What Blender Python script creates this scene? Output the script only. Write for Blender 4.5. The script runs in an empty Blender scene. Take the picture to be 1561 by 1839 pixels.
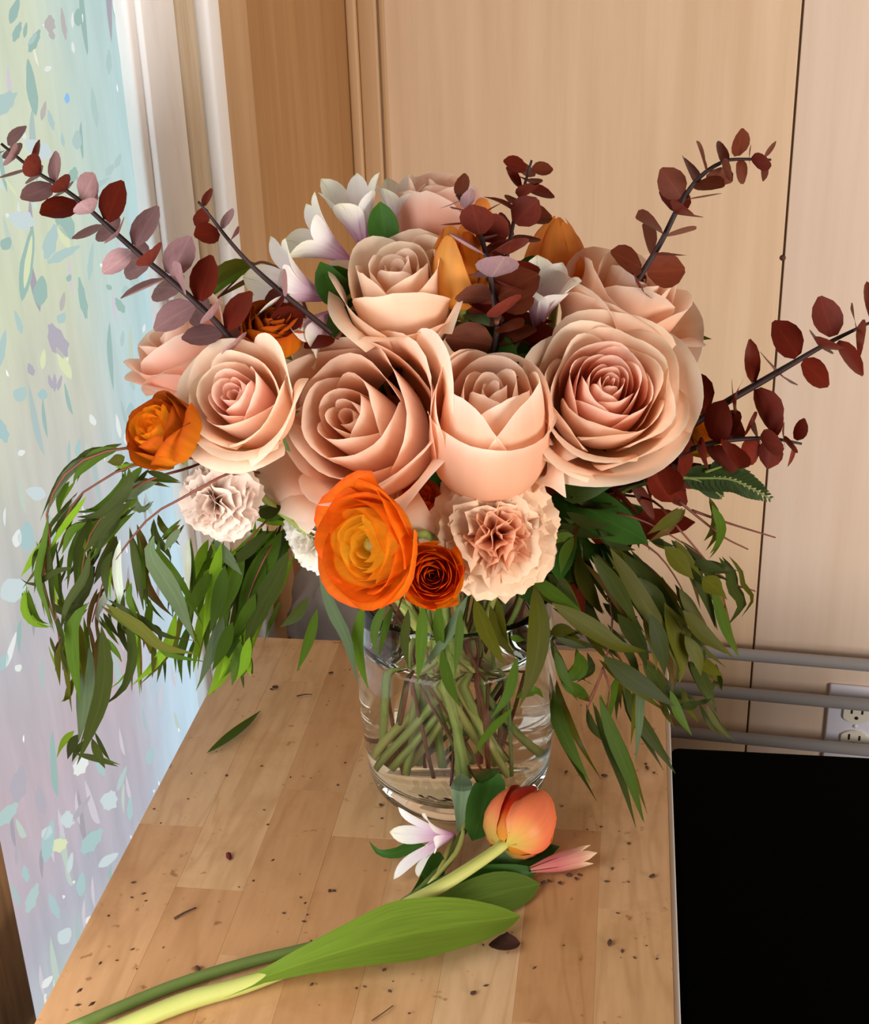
import bpy, math, random
import numpy as np
from mathutils import Vector, Matrix
SC = bpy.context.scene
COL = SC.collection
rnd = random.Random(7)

# ------------------------------------------------------------------ camera
ZT = 0.75                                             # table top height; vase stands at x = y = 0
CR = np.array([[0.99048216, -0.02866102, 0.13462406],
               [0.13413157, 0.42045033, -0.89734622],
               [-0.03088387, 0.90686276, 0.4202929]])
CC = np.array([0.11080278, -0.81802501, 0.59727783 + ZT])
FPX, IW, IH = 2470.0, 1561, 1839
cam = bpy.data.cameras.new('camera')
cam.sensor_fit = 'VERTICAL'; cam.sensor_height = 24.0; cam.lens = FPX * 24.0 / IH
cam.clip_start = 0.02
camo = bpy.data.objects.new('camera', cam); COL.objects.link(camo)
M4 = Matrix.Identity(4)
for i in range(3):
    for j in range(3): M4[i][j] = CR[i, j]
    M4[i][3] = CC[i]
camo.matrix_world = M4
SC.camera = camo

# ------------------------------------------------------------------ world, lights, exposure
wd = bpy.data.worlds.new('room_light'); SC.world = wd; wd.use_nodes = True
bg = wd.node_tree.nodes['Background']
bg.inputs[0].default_value = (1.0, 0.80, 0.62, 1); bg.inputs[1].default_value = 0.20
def area(name, loc, aim, size, power, col, sy=None):
    l = bpy.data.lights.new(name, 'AREA'); l.energy = power; l.color = col
    l.shape = 'RECTANGLE'; l.size = size; l.size_y = sy or size
    o = bpy.data.objects.new(name, l); COL.objects.link(o); o.location = loc
    o.rotation_euler = (Vector(aim) - Vector(loc)).to_track_quat('-Z', 'Y').to_euler()
    return o
# added fill lamp out of view, strengthening the window light on table and bouquet
area('near_window_fill', (-0.325, -0.46, 1.06), (0.0, 0.28, 1.16), 0.40, 5.8, (0.93, 0.97, 1.0), 0.6)
# the room's large opposite window, to the right behind the camera
area('daylight_room', (1.48, -1.10, 0.84), (0.12, 0.45, 1.0), 1.1, 47.0, (1.0, 0.92, 0.85), 0.8)
SC.view_settings.view_transform = 'Standard'; SC.view_settings.look = 'None'
SC.view_settings.gamma = 1.0; SC.view_settings.use_curve_mapping = False
SC.view_settings.exposure = -0.15

# ------------------------------------------------------------------ geometry helpers
def ray(px, py):
    return CR @ np.array([(px - IW / 2) / FPX, -(py - IH / 2) / FPX, -1.0])
def hit(px, py, n, d):
    r = ray(px, py); t = (d - np.dot(n, CC)) / np.dot(n, r)
    return CC + r * t
TOW = np.array([CC[0], CC[1], 0.0]); TOW /= np.linalg.norm(TOW)      # level, towards the viewer
UPV = np.array([0, 0, 1.0]); RGT = np.cross(UPV, TOW)
def P(px, py, off=0.0, zmin=None):
    p = hit(px, py, TOW, off)
    if zmin is not None:
        while p[2] < ZT + zmin and off < 0.6:
            off += 0.005; p = hit(px, py, TOW, off)
    return p
def T(px, py, z=0.0):
    return hit(px, py, np.array([0, 0, 1.0]), ZT + z)
def vec(r, u, t):
    v = RGT * r + UPV * u + TOW * t
    return v / np.linalg.norm(v)
def unit(v):
    v = np.asarray(v, float); return v / max(1e-9, np.linalg.norm(v))
def spline(pts, n):
    pts = np.asarray(pts, float)
    if len(pts) == 2:
        return np.array([pts[0] + (pts[1] - pts[0]) * t for t in np.linspace(0, 1, n)])
    e = np.vstack([2 * pts[0] - pts[1], pts, 2 * pts[-1] - pts[-2]])
    seg = np.linalg.norm(np.diff(pts, axis=0), axis=1); cum = np.concatenate([[0], np.cumsum(seg)])
    out = []
    for s in np.linspace(0, cum[-1], n):
        i = min(len(pts) - 2, int(np.searchsorted(cum, s, 'right') - 1))
        t = (s - cum[i]) / max(1e-9, seg[i])
        a, b, c, d = e[i], e[i + 1], e[i + 2], e[i + 3]
        out.append(0.5 * ((2 * b) + (c - a) * t + (2 * a - 5 * b + 4 * c - d) * t * t + (-a + 3 * b - 3 * c + d) * t ** 3))
    return np.array(out)

def link(name, verts, faces, mat, parent=None, smooth=True, uvs=None, loc=None):
    me = bpy.data.meshes.new(name)
    v = np.asarray(verts, float)
    o = bpy.data.objects.new(name, me)
    if parent is not None:
        base = np.array(parent['_w']); o.parent = parent
        v = v - base; o['_w'] = list(base)
    else:
        base = v.mean(0) if loc is None else np.array(loc, float)
        if loc is None: base[2] = v[:, 2].min()
        v = v - base; o.location = base; o['_w'] = list(base)
    me.from_pydata(v.tolist(), [], [list(map(int, f)) for f in faces])
    if smooth:
        me.polygons.foreach_set('use_smooth', [True] * len(me.polygons))
    if uvs is not None:
        ul = me.uv_layers.new(name='UVMap')
        li = np.zeros(len(me.loops), dtype=np.int32); me.loops.foreach_get('vertex_index', li)
        ul.data.foreach_set('uv', np.asarray(uvs, float)[li].ravel())
    me.materials.append(mat); me.update()
    COL.objects.link(o)
    return o
def grid(name, G, mat, parent=None, UV=None, **k):
    nu, nv = G.shape[:2]
    F = [(i * nv + j, i * nv + j + 1, (i + 1) * nv + j + 1, (i + 1) * nv + j) for i in range(nu - 1) for j in range(nv - 1)]
    if UV is None:
        UV = np.stack(np.meshgrid(np.linspace(0, 1, nu), np.linspace(0, 1, nv), indexing='ij')[::-1], -1)
    return link(name, G.reshape(-1, 3), F, mat, parent, uvs=UV.reshape(-1, 2), **k)
def thing(name, label, cat, loc, group=None):
    o = bpy.data.objects.new(name, None); COL.objects.link(o)
    o.location = loc; o['_w'] = [float(x) for x in loc]; o.empty_display_size = 0.02
    tag(o, label, cat, group)
    return o
def tag(o, label=None, cat=None, group=None, kind=None):
    if label: o['label'] = label
    if cat: o['category'] = cat
    if group: o['group'] = group
    if kind: o['kind'] = kind
    return o
def tube_geo(pts, radii, ns=7, cap=True):
    pts = np.asarray(pts, float); n = len(pts)
    r = np.full(n, radii, float) if np.isscalar(radii) else np.interp(np.linspace(0, 1, n), np.linspace(0, 1, len(radii)), radii)
    tg = np.gradient(pts, axis=0)
    a = unit(np.cross(tg[0], [0.31, 0.2, 0.93] if abs(unit(tg[0])[2]) < .9 else [1, 0, 0]))
    V = []
    for i in range(n):
        t = unit(tg[i]); a = unit(a - t * a.dot(t)); b = np.cross(t, a)
        for k in range(ns):
            q = 2 * math.pi * k / ns
            V.append(pts[i] + r[i] * (a * math.cos(q) + b * math.sin(q)))
    F = [(i * ns + k, i * ns + (k + 1) % ns, (i + 1) * ns + (k + 1) % ns, (i + 1) * ns + k) for i in range(n - 1) for k in range(ns)]
    if cap:
        F.append(list(range(ns))[::-1]); F.append([(n - 1) * ns + k for k in range(ns)])
    return np.array(V), F
def tube(name, pts, radii, mat, parent=None, n=14, ns=7, **k):
    V, F = tube_geo(spline(pts, n), radii, ns)
    uv = np.array([[j / ns, i / (n - 1)] for i in range(n) for j in range(ns)])
    return link(name, V, F, mat, parent, uvs=uv, **k)
def box_geo(lo, hi, bev=0.0):
    lo = np.array(lo, float); hi = np.array(hi, float)
    V = np.array([[x, y, z] for x in (lo[0], hi[0]) for y in (lo[1], hi[1]) for z in (lo[2], hi[2])])
    F = [(0, 1, 3, 2), (4, 6, 7, 5), (0, 4, 5, 1), (2, 3, 7, 6), (0, 2, 6, 4), (1, 5, 7, 3)]
    return V, F
def box(name, lo, hi, mat, parent=None, bev=0.0, xf=None, **k):
    V, F = box_geo(lo, hi)
    if xf is not None: V = xf(V)
    o = link(name, V, F, mat, parent, smooth=False, **k)
    if bev:
        m = o.modifiers.new('bevel', 'BEVEL'); m.width = bev; m.segments = 3; m.limit_method = 'ANGLE'
        for p in o.data.polygons: p.use_smooth = True
    return o
def lathe_geo(prof, c, ns=48):
    V = []; n = len(prof)
    for (r, z) in prof:
        for k in range(ns):
            q = 2 * math.pi * k / ns
            V.append((c[0] + r * math.cos(q), c[1] + r * math.sin(q), c[2] + z))
    F = [(i * ns + k, i * ns + (k + 1) % ns, (i + 1) * ns + (k + 1) % ns, (i + 1) * ns + k) for i in range(n - 1) for k in range(ns)]
    return V, F

# ------------------------------------------------------------------ material helpers
def nodes(name):
    m = bpy.data.materials.new(name); m.use_nodes = True
    nt = m.node_tree; nt.nodes.clear()
    out = nt.nodes.new('ShaderNodeOutputMaterial')
    return m, nt, out
def N(nt, typ, props=None, **ins):
    n = nt.nodes.new(typ)
    for k, v in (props or {}).items(): setattr(n, k, v)
    for k, v in ins.items():
        key = int(k[1:]) if k[0] == 'i' and k[1:].isdigit() else k.replace('_', ' ')
        s = n.inputs[key]
        if isinstance(v, bpy.types.NodeSocket): nt.links.new(v, s)
        elif isinstance(v, tuple) and len(v) == 3 and s.type == 'RGBA': s.default_value = (*v, 1)
        else: s.default_value = v
    return n
def ramp(nt, fac, stops, interp='LINEAR'):
    n = nt.nodes.new('ShaderNodeValToRGB'); n.color_ramp.interpolation = interp
    e = n.color_ramp.elements
    while len(e) < len(stops): e.new(0.5)
    for k, (p, c) in enumerate(stops):
        e[k].position = p; e[k].color = (*c, 1)
    nt.links.new(fac, n.inputs[0]); return n.outputs[0]
def mixc(nt, fac, a, b, mode='MIX'):
    n = nt.nodes.new('ShaderNodeMix'); n.data_type = 'RGBA'; n.blend_type = mode
    for s, v in ((n.inputs[0], fac), (n.inputs[6], a), (n.inputs[7], b)):
        if isinstance(v, bpy.types.NodeSocket): nt.links.new(v, s)
        elif isinstance(v, tuple): s.default_value = (*v, 1)
        else: s.default_value = v
    return n.outputs[2]
def srgb(r, g, b):
    return tuple(((c / 255) / 12.92 if c / 255 < .04045 else ((c / 255 + .055) / 1.055) ** 2.4) for c in (r, g, b))

def plain(name, col, rough=0.6, noise=0.0, nscale=40, spec=0.4, metal=0.0, bump=0.0):
    m, nt, out = nodes(name)
    c = col
    b = N(nt, 'ShaderNodeBsdfPrincipled', Roughness=rough, Metallic=metal)
    b.inputs['Specular IOR Level'].default_value = spec
    if noise or bump:
        tc = N(nt, 'ShaderNodeTexCoord')
        nz = N(nt, 'ShaderNodeTexNoise', Vector=tc.outputs['Object'], Scale=nscale, Detail=4.0)
    if noise:
        c = mixc(nt, nz.outputs[0], tuple(x * (1 - noise) for x in col), tuple(min(1, x * (1 + noise)) for x in col))
        nt.links.new(c, b.inputs['Base Color'])
    else:
        b.inputs['Base Color'].default_value = (*col, 1)
    if bump:
        bp = N(nt, 'ShaderNodeBump', Strength=bump, Distance=0.002, Height=nz.outputs[0])
        nt.links.new(bp.outputs[0], b.inputs['Normal'])
    nt.links.new(b.outputs[0], out.inputs[0]); return m

def petal_mat(name, stops, transl=0.3, rough=0.55, vein=0.05, veinscale=(36, 2), streak=None):
    """colour runs along the petal (UV v: base to tip), fine veins along its length"""
    m, nt, out = nodes(name)
    uv = N(nt, 'ShaderNodeUVMap')
    sp = N(nt, 'ShaderNodeSeparateXYZ', i0=uv.outputs[0])
    oi = N(nt, 'ShaderNodeObjectInfo')
    sc = N(nt, 'ShaderNodeCombineXYZ', X=veinscale[0] / 4.0, Y=veinscale[1] / 4.0, Z=1.0)
    mv = N(nt, 'ShaderNodeVectorMath', {'operation': 'MULTIPLY'}, i0=uv.outputs[0], i1=sc.outputs[0])
    av = N(nt, 'ShaderNodeVectorMath', {'operation': 'ADD'}, i0=mv.outputs[0])
    cv = N(nt, 'ShaderNodeCombineXYZ', Z=oi.outputs['Random'])
    s9 = N(nt, 'ShaderNodeVectorMath', {'operation': 'SCALE'}, i0=cv.outputs[0], Scale=37.0)
    nt.links.new(s9.outputs[0], av.inputs[1])
    nz = N(nt, 'ShaderNodeTexNoise', Vector=av.outputs[0], Scale=1.0, Detail=3.0)
    d = N(nt, 'ShaderNodeMath', {'operation': 'MULTIPLY_ADD'}, i0=nz.outputs[0], i1=0.12, i2=-0.06)
    f = N(nt, 'ShaderNodeMath', {'operation': 'ADD'}, i0=sp.outputs[1], i1=d.outputs[0])
    c = ramp(nt, f.outputs[0], stops)
    lo = ramp(nt, nz.outputs[0], [(0.35, (1 - vein,) * 3), (0.65, (1.0, 1.0, 1.0))])
    c = mixc(nt, 1.0, c, lo, 'MULTIPLY')
    if streak:
        wv = N(nt, 'ShaderNodeTexNoise', Vector=mv.outputs[0], Scale=3.0, Detail=1.0)
        mk = ramp(nt, wv.outputs[0], [(0.68, (0, 0, 0)), (0.74, (.6, .6, .6))])
        c = mixc(nt, mk, c, streak)
    b = N(nt, 'ShaderNodeBsdfPrincipled', Base_Color=c, Roughness=rough)
    b.inputs['Specular IOR Level'].default_value = 0.10
    bp = N(nt, 'ShaderNodeBump', Strength=0.12, Distance=0.001, Height=nz.outputs[0])
    nt.links.new(bp.outputs[0], b.inputs['Normal'])
    t = N(nt, 'ShaderNodeBsdfTranslucent', Color=c)
    mx = N(nt, 'ShaderNodeMixShader', i0=transl, i1=b.outputs[0], i2=t.outputs[0])
    nt.links.new(mx.outputs[0], out.inputs[0]); return m

def leaf_mat(name, front, back, transl=0.25, rough=0.6, tcol=None, vary=0.25):
    m, nt, out = nodes(name)
    uv = N(nt, 'ShaderNodeUVMap'); oi = N(nt, 'ShaderNodeObjectInfo'); ge = N(nt, 'ShaderNodeNewGeometry')
    sp = N(nt, 'ShaderNodeSeparateXYZ', i0=uv.outputs[0])
    c = mixc(nt, ge.outputs['Backfacing'], front, back)
    v = ramp(nt, oi.outputs['Random'], [(0, (1 - vary,) * 3), (1, (1 + vary,) * 3)])
    c = mixc(nt, 1.0, c, v, 'MULTIPLY')
    mid = N(nt, 'ShaderNodeMath', {'operation': 'SUBTRACT'}, i0=sp.outputs[0], i1=0.5)
    ab = N(nt, 'ShaderNodeMath', {'operation': 'ABSOLUTE'}, i0=mid.outputs[0])
    rib = ramp(nt, ab.outputs[0], [(0.0, (1.25, 1.25, 1.15)), (0.06, (1, 1, 1))])
    c = mixc(nt, 1.0, c, rib, 'MULTIPLY')
    sc = N(nt, 'ShaderNodeVectorMath', {'operation': 'MULTIPLY'}, i0=uv.outputs[0], i1=(22.0, 3.0, 1.0))
    nz = N(nt, 'ShaderNodeTexNoise', Vector=sc.outputs[0], Scale=1.5, Detail=3.0)
    nn = ramp(nt, nz.outputs[0], [(0.3, (0.82,) * 3), (0.7, (1.1,) * 3)])
    c = mixc(nt, 1.0, c, nn, 'MULTIPLY')
    b = N(nt, 'ShaderNodeBsdfPrincipled', Base_Color=c, Roughness=rough)
    b.inputs['Specular IOR Level'].default_value = 0.06
    t = N(nt, 'ShaderNodeBsdfTranslucent', Color=tcol or front)
    mx = N(nt, 'ShaderNodeMixShader', i0=transl, i1=b.outputs[0], i2=t.outputs[0])
    nt.links.new(mx.outputs[0], out.inputs[0]); return m

def painted_wood(name, c1, c2, streak=(6, 6, 0.5), rough=0.55, spec=0.3, contrast=(0.3, 0.7)):
    m, nt, out = nodes(name)
    tc = N(nt, 'ShaderNodeTexCoord')
    mp = N(nt, 'ShaderNodeMapping', Vector=tc.outputs['Object']); mp.inputs['Scale'].default_value = streak
    nz = N(nt, 'ShaderNodeTexNoise', Vector=mp.outputs[0], Scale=8.0, Detail=5.0, Roughness=0.6)
    c = ramp(nt, nz.outputs[0], [(contrast[0], c1), (contrast[1], c2)])
    b = N(nt, 'ShaderNodeBsdfPrincipled', Base_Color=c, Roughness=rough)
    b.inputs['Specular IOR Level'].default_value = spec
    bp = N(nt, 'ShaderNodeBump', Strength=0.08, Distance=0.001, Height=nz.outputs[0])
    nt.links.new(bp.outputs[0], b.inputs['Normal'])
    nt.links.new(b.outputs[0], out.inputs[0]); return m

def plank_mat():
    m, nt, out = nodes('butcher_block_wood')
    tc = N(nt, 'ShaderNodeTexCoord'); oi = N(nt, 'ShaderNodeObjectInfo')
    rv = N(nt, 'ShaderNodeCombineXYZ', X=oi.outputs['Random'], Y=oi.outputs['Random'], Z=oi.outputs['Random'])
    r9 = N(nt, 'ShaderNodeVectorMath', {'operation': 'SCALE'}, i0=rv.outputs[0], Scale=91.0)
    ad = N(nt, 'ShaderNodeVectorMath', {'operation': 'ADD'}, i0=tc.outputs['Object'], i1=r9.outputs[0])
    mp = N(nt, 'ShaderNodeMapping', Vector=ad.outputs[0]); mp.inputs['Scale'].default_value = (1.0, 0.16, 1.0)
    big = N(nt, 'ShaderNodeTexNoise', Vector=mp.outputs[0], Scale=26.0, Detail=2.0, Distortion=0.8)
    wv = N(nt, 'ShaderNodeMath', {'operation': 'MULTIPLY'}, i0=big.outputs[0], i1=9.0)
    fr = N(nt, 'ShaderNodeMath', {'operation': 'PINGPONG'}, i0=wv.outputs[0], i1=1.0)
    fine = N(nt, 'ShaderNodeTexNoise', Vector=mp.outputs[0], Scale=220.0, Detail=4.0)
    base = ramp(nt, oi.outputs['Random'], [(0.0, srgb(190, 140, 94)), (0.35, srgb(208, 164, 118)), (0.7, srgb(199, 150, 104)), (1.0, srgb(216, 178, 136))])
    g1 = ramp(nt, fr.outputs[0], [(0.0, (0.88, 0.85, 0.80)), (0.45, (1, 1, 1)), (1.0, (1.02, 1.02, 1.02))])
    c = mixc(nt, 1.0, base, g1, 'MULTIPLY')
    g2 = ramp(nt, fine.outputs[0], [(0.3, (0.92, 0.90, 0.87)), (0.6, (1, 1, 1))])
    c = mixc(nt, 1.0, c, g2, 'MULTIPLY')
    # worn, soiled blotches
    st = N(nt, 'ShaderNodeTexNoise', Vector=tc.outputs['Object'], Scale=14.0, Detail=6.0, Roughness=0.65)
    sm = ramp(nt, st.outputs[0], [(0.52, (1, 1, 1)), (0.75, (0.80, 0.72, 0.62))])
    c = mixc(nt, 1.0, c, sm, 'MULTIPLY')
    sp = N(nt, 'ShaderNodeTexNoise', Vector=tc.outputs['Object'], Scale=110.0, Detail=2.0)
    sm2 = ramp(nt, sp.outputs[0], [(0.68, (1, 1, 1)), (0.76, (0.62, 0.52, 0.42))])
    c = mixc(nt, 1.0, c, sm2, 'MULTIPLY')
    b = N(nt, 'ShaderNodeBsdfPrincipled', Base_Color=c, Roughness=0.42)
    b.inputs['Specular IOR Level'].default_value = 0.3
    bp = N(nt, 'ShaderNodeBump', Strength=0.08, Distance=0.0006, Height=fine.outputs[0])
    nt.links.new(bp.outputs[0], b.inputs['Normal'])
    nt.links.new(b.outputs[0], out.inputs[0]); return m

def film_mat(strength):
    """backlit decorative window film: pale iridescent tints with a print of small leaves (UV in metres, u away from the far stile)"""
    m, nt, out = nodes('window_film')
    uv = N(nt, 'ShaderNodeUVMap'); sp = N(nt, 'ShaderNodeSeparateXYZ', i0=uv.outputs[0])
    nz = N(nt, 'ShaderNodeTexNoise', Vector=uv.outputs[0], Scale=9.0, Detail=3.0)
    nd = N(nt, 'ShaderNodeMath', {'operation': 'MULTIPLY_ADD'}, i0=nz.outputs[0], i1=0.5, i2=-0.25)
    vn = N(nt, 'ShaderNodeMapRange', i0=sp.outputs[1], i1=0.36, i2=1.06)
    vv = N(nt, 'ShaderNodeMath', {'operation': 'MULTIPLY_ADD'}, i0=nd.outputs[0], i1=0.45, i2=vn.outputs[0])
    col_v = ramp(nt, vv.outputs[0], [(0.0, srgb(196, 206, 208)), (0.12, srgb(186, 184, 196)), (0.30, srgb(200, 182, 190)), (0.45, srgb(194, 190, 196)),
                                      (0.62, srgb(208, 208, 194)), (0.74, srgb(212, 218, 190)), (0.9, srgb(214, 222, 198))])
    uu = N(nt, 'ShaderNodeMath', {'operation': 'MULTIPLY_ADD'}, i0=nd.outputs[0], i1=0.10, i2=sp.outputs[0])
    edge = ramp(nt, uu.outputs[0], [(0.02, (1, 1, 1)), (0.07, (0.75,) * 3), (0.13, (0, 0, 0))])
    blue = ramp(nt, vv.outputs[0], [(0.2, srgb(200, 224, 240)), (0.5, srgb(190, 218, 228)), (0.8, srgb(190, 216, 216))])
    c = mixc(nt, edge, col_v, blue)
    # vertical soft streaks of the rippled film
    mp = N(nt, 'ShaderNodeMapping', Vector=uv.outputs[0]); mp.inputs['Scale'].default_value = (60, 9, 1)
    sk = N(nt, 'ShaderNodeTexNoise', Vector=mp.outputs[0], Scale=1.0, Detail=4.0)
    c = mixc(nt, 1.0, c, ramp(nt, sk.outputs[0], [(0.3, (0.90, 0.93, 0.92)), (0.7, (1.06, 1.06, 1.06))]), 'MULTIPLY')
    def layer(c, scale, sy, w, L, density, stops, seed, soft=0.02, tilt=1.1):
        mp = N(nt, 'ShaderNodeMapping', Vector=uv.outputs[0])
        mp.inputs['Scale'].default_value = (scale, scale * sy, 1); mp.inputs['Location'].default_value = (seed * 3.7, seed * 1.9, 0)
        vo = N(nt, 'ShaderNodeTexVoronoi', {'voronoi_dimensions': '2D'}, Vector=mp.outputs[0], Scale=1.0)
        d = N(nt, 'ShaderNodeVectorMath', {'operation': 'SUBTRACT'}, i0=mp.outputs[0], i1=vo.outputs['Position'])
        rc = N(nt, 'ShaderNodeSeparateColor', i0=vo.outputs['Color'])
        an = N(nt, 'ShaderNodeMath', {'operation': 'MULTIPLY_ADD'}, i0=rc.outputs[0], i1=tilt, i2=-tilt / 2)
        ro = N(nt, 'ShaderNodeVectorRotate', {'rotation_type': 'Z_AXIS'}, Vector=d.outputs[0], Angle=an.outputs[0])
        ds = N(nt, 'ShaderNodeSeparateXYZ', i0=ro.outputs[0])
        y = N(nt, 'ShaderNodeMath', {'operation': 'DIVIDE'}, i0=ds.outputs[1], i1=L)
        y2 = N(nt, 'ShaderNodeMath', {'operation': 'MULTIPLY'}, i0=y.outputs[0], i1=y.outputs[0])
        bend = N(nt, 'ShaderNodeMath', {'operation': 'MULTIPLY_ADD'}, i0=y2.outputs[0], i1=0.08, i2=ds.outputs[0])
        ax = N(nt, 'ShaderNodeMath', {'operation': 'ABSOLUTE'}, i0=bend.outputs[0])
        x = N(nt, 'ShaderNodeMath', {'operation': 'DIVIDE'}, i0=ax.outputs[0], i1=w)
        s = N(nt, 'ShaderNodeMath', {'operation': 'ADD'}, i0=x.outputs[0], i1=y2.outputs[0])
        k = ramp(nt, s.outputs[0], [(0.86, (1, 1, 1)), (1.0 - 1e-3, (0, 0, 0))])
        g = N(nt, 'ShaderNodeMath', {'operation': 'LESS_THAN'}, i0=rc.outputs[1], i1=density)
        mk = N(nt, 'ShaderNodeMath', {'operation': 'MULTIPLY'}, i0=k, i1=g.outputs[0])
        lc = ramp(nt, rc.outputs[2], stops, 'CONSTANT')
        return mixc(nt, mk.outputs[0], c, lc)
    dull = [(0.0, srgb(158, 190, 184)), (0.3, srgb(178, 198, 196)), (0.5, srgb(196, 212, 200)), (0.65, srgb(172, 166, 176)), (0.82, srgb(214, 206, 216))]
    brt = [(0.0, srgb(226, 236, 236)), (0.4, srgb(240, 240, 226)), (0.7, srgb(206, 228, 226))]
    c = layer(c, 30, 0.42, 0.13, 0.36, 0.22, dull, 1)
    c = layer(c, 48, 0.5, 0.13, 0.36, 0.22, dull, 2, tilt=1.6)
    c = layer(c, 75, 0.6, 0.12, 0.34, 0.04, brt, 3, tilt=2.4)
    c = layer(c, 120, 0.8, 0.14, 0.30, 0.015, [(0.0, (1, 1, 1)), (0.6, srgb(236, 240, 240))], 4, tilt=3.0)
    em = N(nt, 'ShaderNodeEmission', Color=c, Strength=strength)
    gl = N(nt, 'ShaderNodeBsdfGlossy', Roughness=0.15); gl.inputs[0].default_value = (1, 1, 1, 1)
    bp = N(nt, 'ShaderNodeBump', Strength=0.2, Distance=0.002, Height=sk.outputs[0])
    nt.links.new(bp.outputs[0], gl.inputs['Normal'])
    mx = N(nt, 'ShaderNodeMixShader', i0=0.04, i1=em.outputs[0], i2=gl.outputs[0])
    nt.links.new(mx.outputs[0], out.inputs[0]); return m
def print_mat(name, col, strength):
    m, nt, out = nodes(name)
    em = N(nt, 'ShaderNodeEmission', Strength=strength); em.inputs[0].default_value = (*col, 1)
    nt.links.new(em.outputs[0], out.inputs[0]); return m

def glass_mat(name, tint=(1, 1, 1), ior=1.45, rough=0.0):
    m, nt, out = nodes(name)
    g = N(nt, 'ShaderNodeBsdfGlass', Roughness=rough, IOR=ior); g.inputs[0].default_value = (*tint, 1)
    nt.links.new(g.outputs[0], out.inputs[0]); return m

# ------------------------------------------------------------------ materials
FILM = 1.09
M_film = film_mat(FILM)
M_white = painted_wood('worn_white_paint', srgb(238, 236, 234), srgb(250, 249, 248), (6, 6, 1.6), contrast=(0.22, 0.5))
M_cream = painted_wood('cream_casing', srgb(186, 160, 126), srgb(222, 205, 178), (10, 10, 1.0))  # casing coloured tan to cream, darker than the white stile
M_dark = plain('gap_shadow', (0.01, 0.009, 0.008), 0.9)
M_wall = painted_wood('washed_panelling_dim', srgb(214, 182, 148), srgb(228, 198, 166), (5, 5, 0.25), contrast=(0.3, 0.7))
M_wall_lit = painted_wood('washed_panelling_lit', srgb(230, 206, 184), srgb(240, 218, 200), (5, 5, 0.25), contrast=(0.3, 0.7))  # tan first board and paler rest carry the wall's light falloff in colour
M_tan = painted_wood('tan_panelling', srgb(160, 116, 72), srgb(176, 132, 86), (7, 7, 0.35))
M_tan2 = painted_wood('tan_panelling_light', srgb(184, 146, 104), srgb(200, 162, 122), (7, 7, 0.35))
M_joint = plain('joint_brown', srgb(120, 96, 78), 0.8)
M_floor = plain('floor_vinyl', srgb(120, 96, 76), 0.5, 0.15, 12)
M_brown = painted_wood('brown_stained_wood', srgb(112, 80, 50), srgb(160, 124, 86), (10, 10, 1.0))
M_plank = plank_mat()
M_grey = plain('grey_enamel', srgb(160, 158, 160), 0.35, 0.06, 60, 0.5)
M_leg = plain('pale_grey_paint', srgb(176, 170, 164), 0.5, 0.05, 30)
M_black = plain('matte_black', (0.0012, 0.0012, 0.0012), 0.95, 0, spec=0.02)
M_black2 = plain('black_trim', (0.004, 0.004, 0.005), 0.6, 0, spec=0.1)
M_plate = plain('white_plastic', srgb(226, 226, 240), 0.35, 0, spec=0.5)
M_recep = plain('ivory_plastic', srgb(232, 226, 212), 0.4, 0, spec=0.5)
M_slot = plain('slot_black', (0.01, 0.008, 0.006), 0.8)
M_nail = plain('rusty_nail', srgb(80, 50, 34), 0.7, 0.2)
M_bag = plain('grey_plastic_bag', srgb(150, 140, 134), 0.35, 0.25, 18, 0.5, bump=0.4)
M_carton = plain('brown_cardboard', srgb(112, 88, 68), 0.8, 0.1, 20)
M_glass = glass_mat('clear_glass', (0.985, 0.995, 0.99), 1.47)
M_water = glass_mat('water', (0.99, 0.99, 0.97), 1.33)

M_rose = petal_mat('rose_petal_blush', [(0.0, srgb(244, 206, 146)), (0.25, srgb(252, 202, 162)), (0.7, srgb(253, 211, 180)), (0.97, srgb(254, 232, 212))], 0.48)
M_rose_pink = petal_mat('rose_petal_pink', [(0.0, srgb(250, 200, 160)), (0.3, srgb(253, 190, 160)), (0.7, srgb(254, 202, 178)), (0.97, srgb(254, 228, 210))], 0.48)
M_rose_cream = petal_mat('rose_petal_cream', [(0.0, srgb(236, 212, 146)), (0.3, srgb(250, 212, 178)), (0.75, srgb(251, 218, 190)), (0.97, srgb(252, 232, 206))], 0.46)
M_carn = petal_mat('carnation_petal_peach', [(0.0, srgb(240, 180, 140)), (0.5, srgb(246, 196, 158)), (0.9, srgb(248, 216, 184))], vein=0.1)
M_carn_c = petal_mat('carnation_heart_petal', [(0.0, srgb(244, 160, 116)), (0.6, srgb(250, 184, 144)), (0.95, srgb(252, 206, 172))], 0.45, vein=0.1)
M_carn_d = petal_mat('carnation_petal_faded', [(0.0, srgb(206, 170, 146)), (0.5, srgb(222, 192, 174)), (0.9, srgb(234, 212, 196))], vein=0.1)
M_carn_w = petal_mat('carnation_petal_white', [(0.0, srgb(216, 206, 180)), (0.5, srgb(236, 228, 210)), (0.9, srgb(244, 238, 226))], vein=0.08)
M_ran = petal_mat('ranunculus_petal_orange', [(0.0, srgb(250, 190, 40)), (0.35, srgb(248, 146, 24)), (0.75, srgb(246, 124, 24)), (1.0, srgb(236, 96, 18))], 0.5, vein=0.22)
M_ran_core = petal_mat('ranunculus_petal_yellow', [(0.0, srgb(255, 232, 90)), (0.6, srgb(255, 214, 60)), (1.0, srgb(252, 176, 40))], 0.5, vein=0.12)
M_ran_y = petal_mat('ranunculus_petal_golden', [(0.0, srgb(254, 226, 90)), (0.5, srgb(254, 206, 60)), (0.85, srgb(250, 160, 30)), (1.0, srgb(240, 116, 20))], 0.5, vein=0.18)
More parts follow.
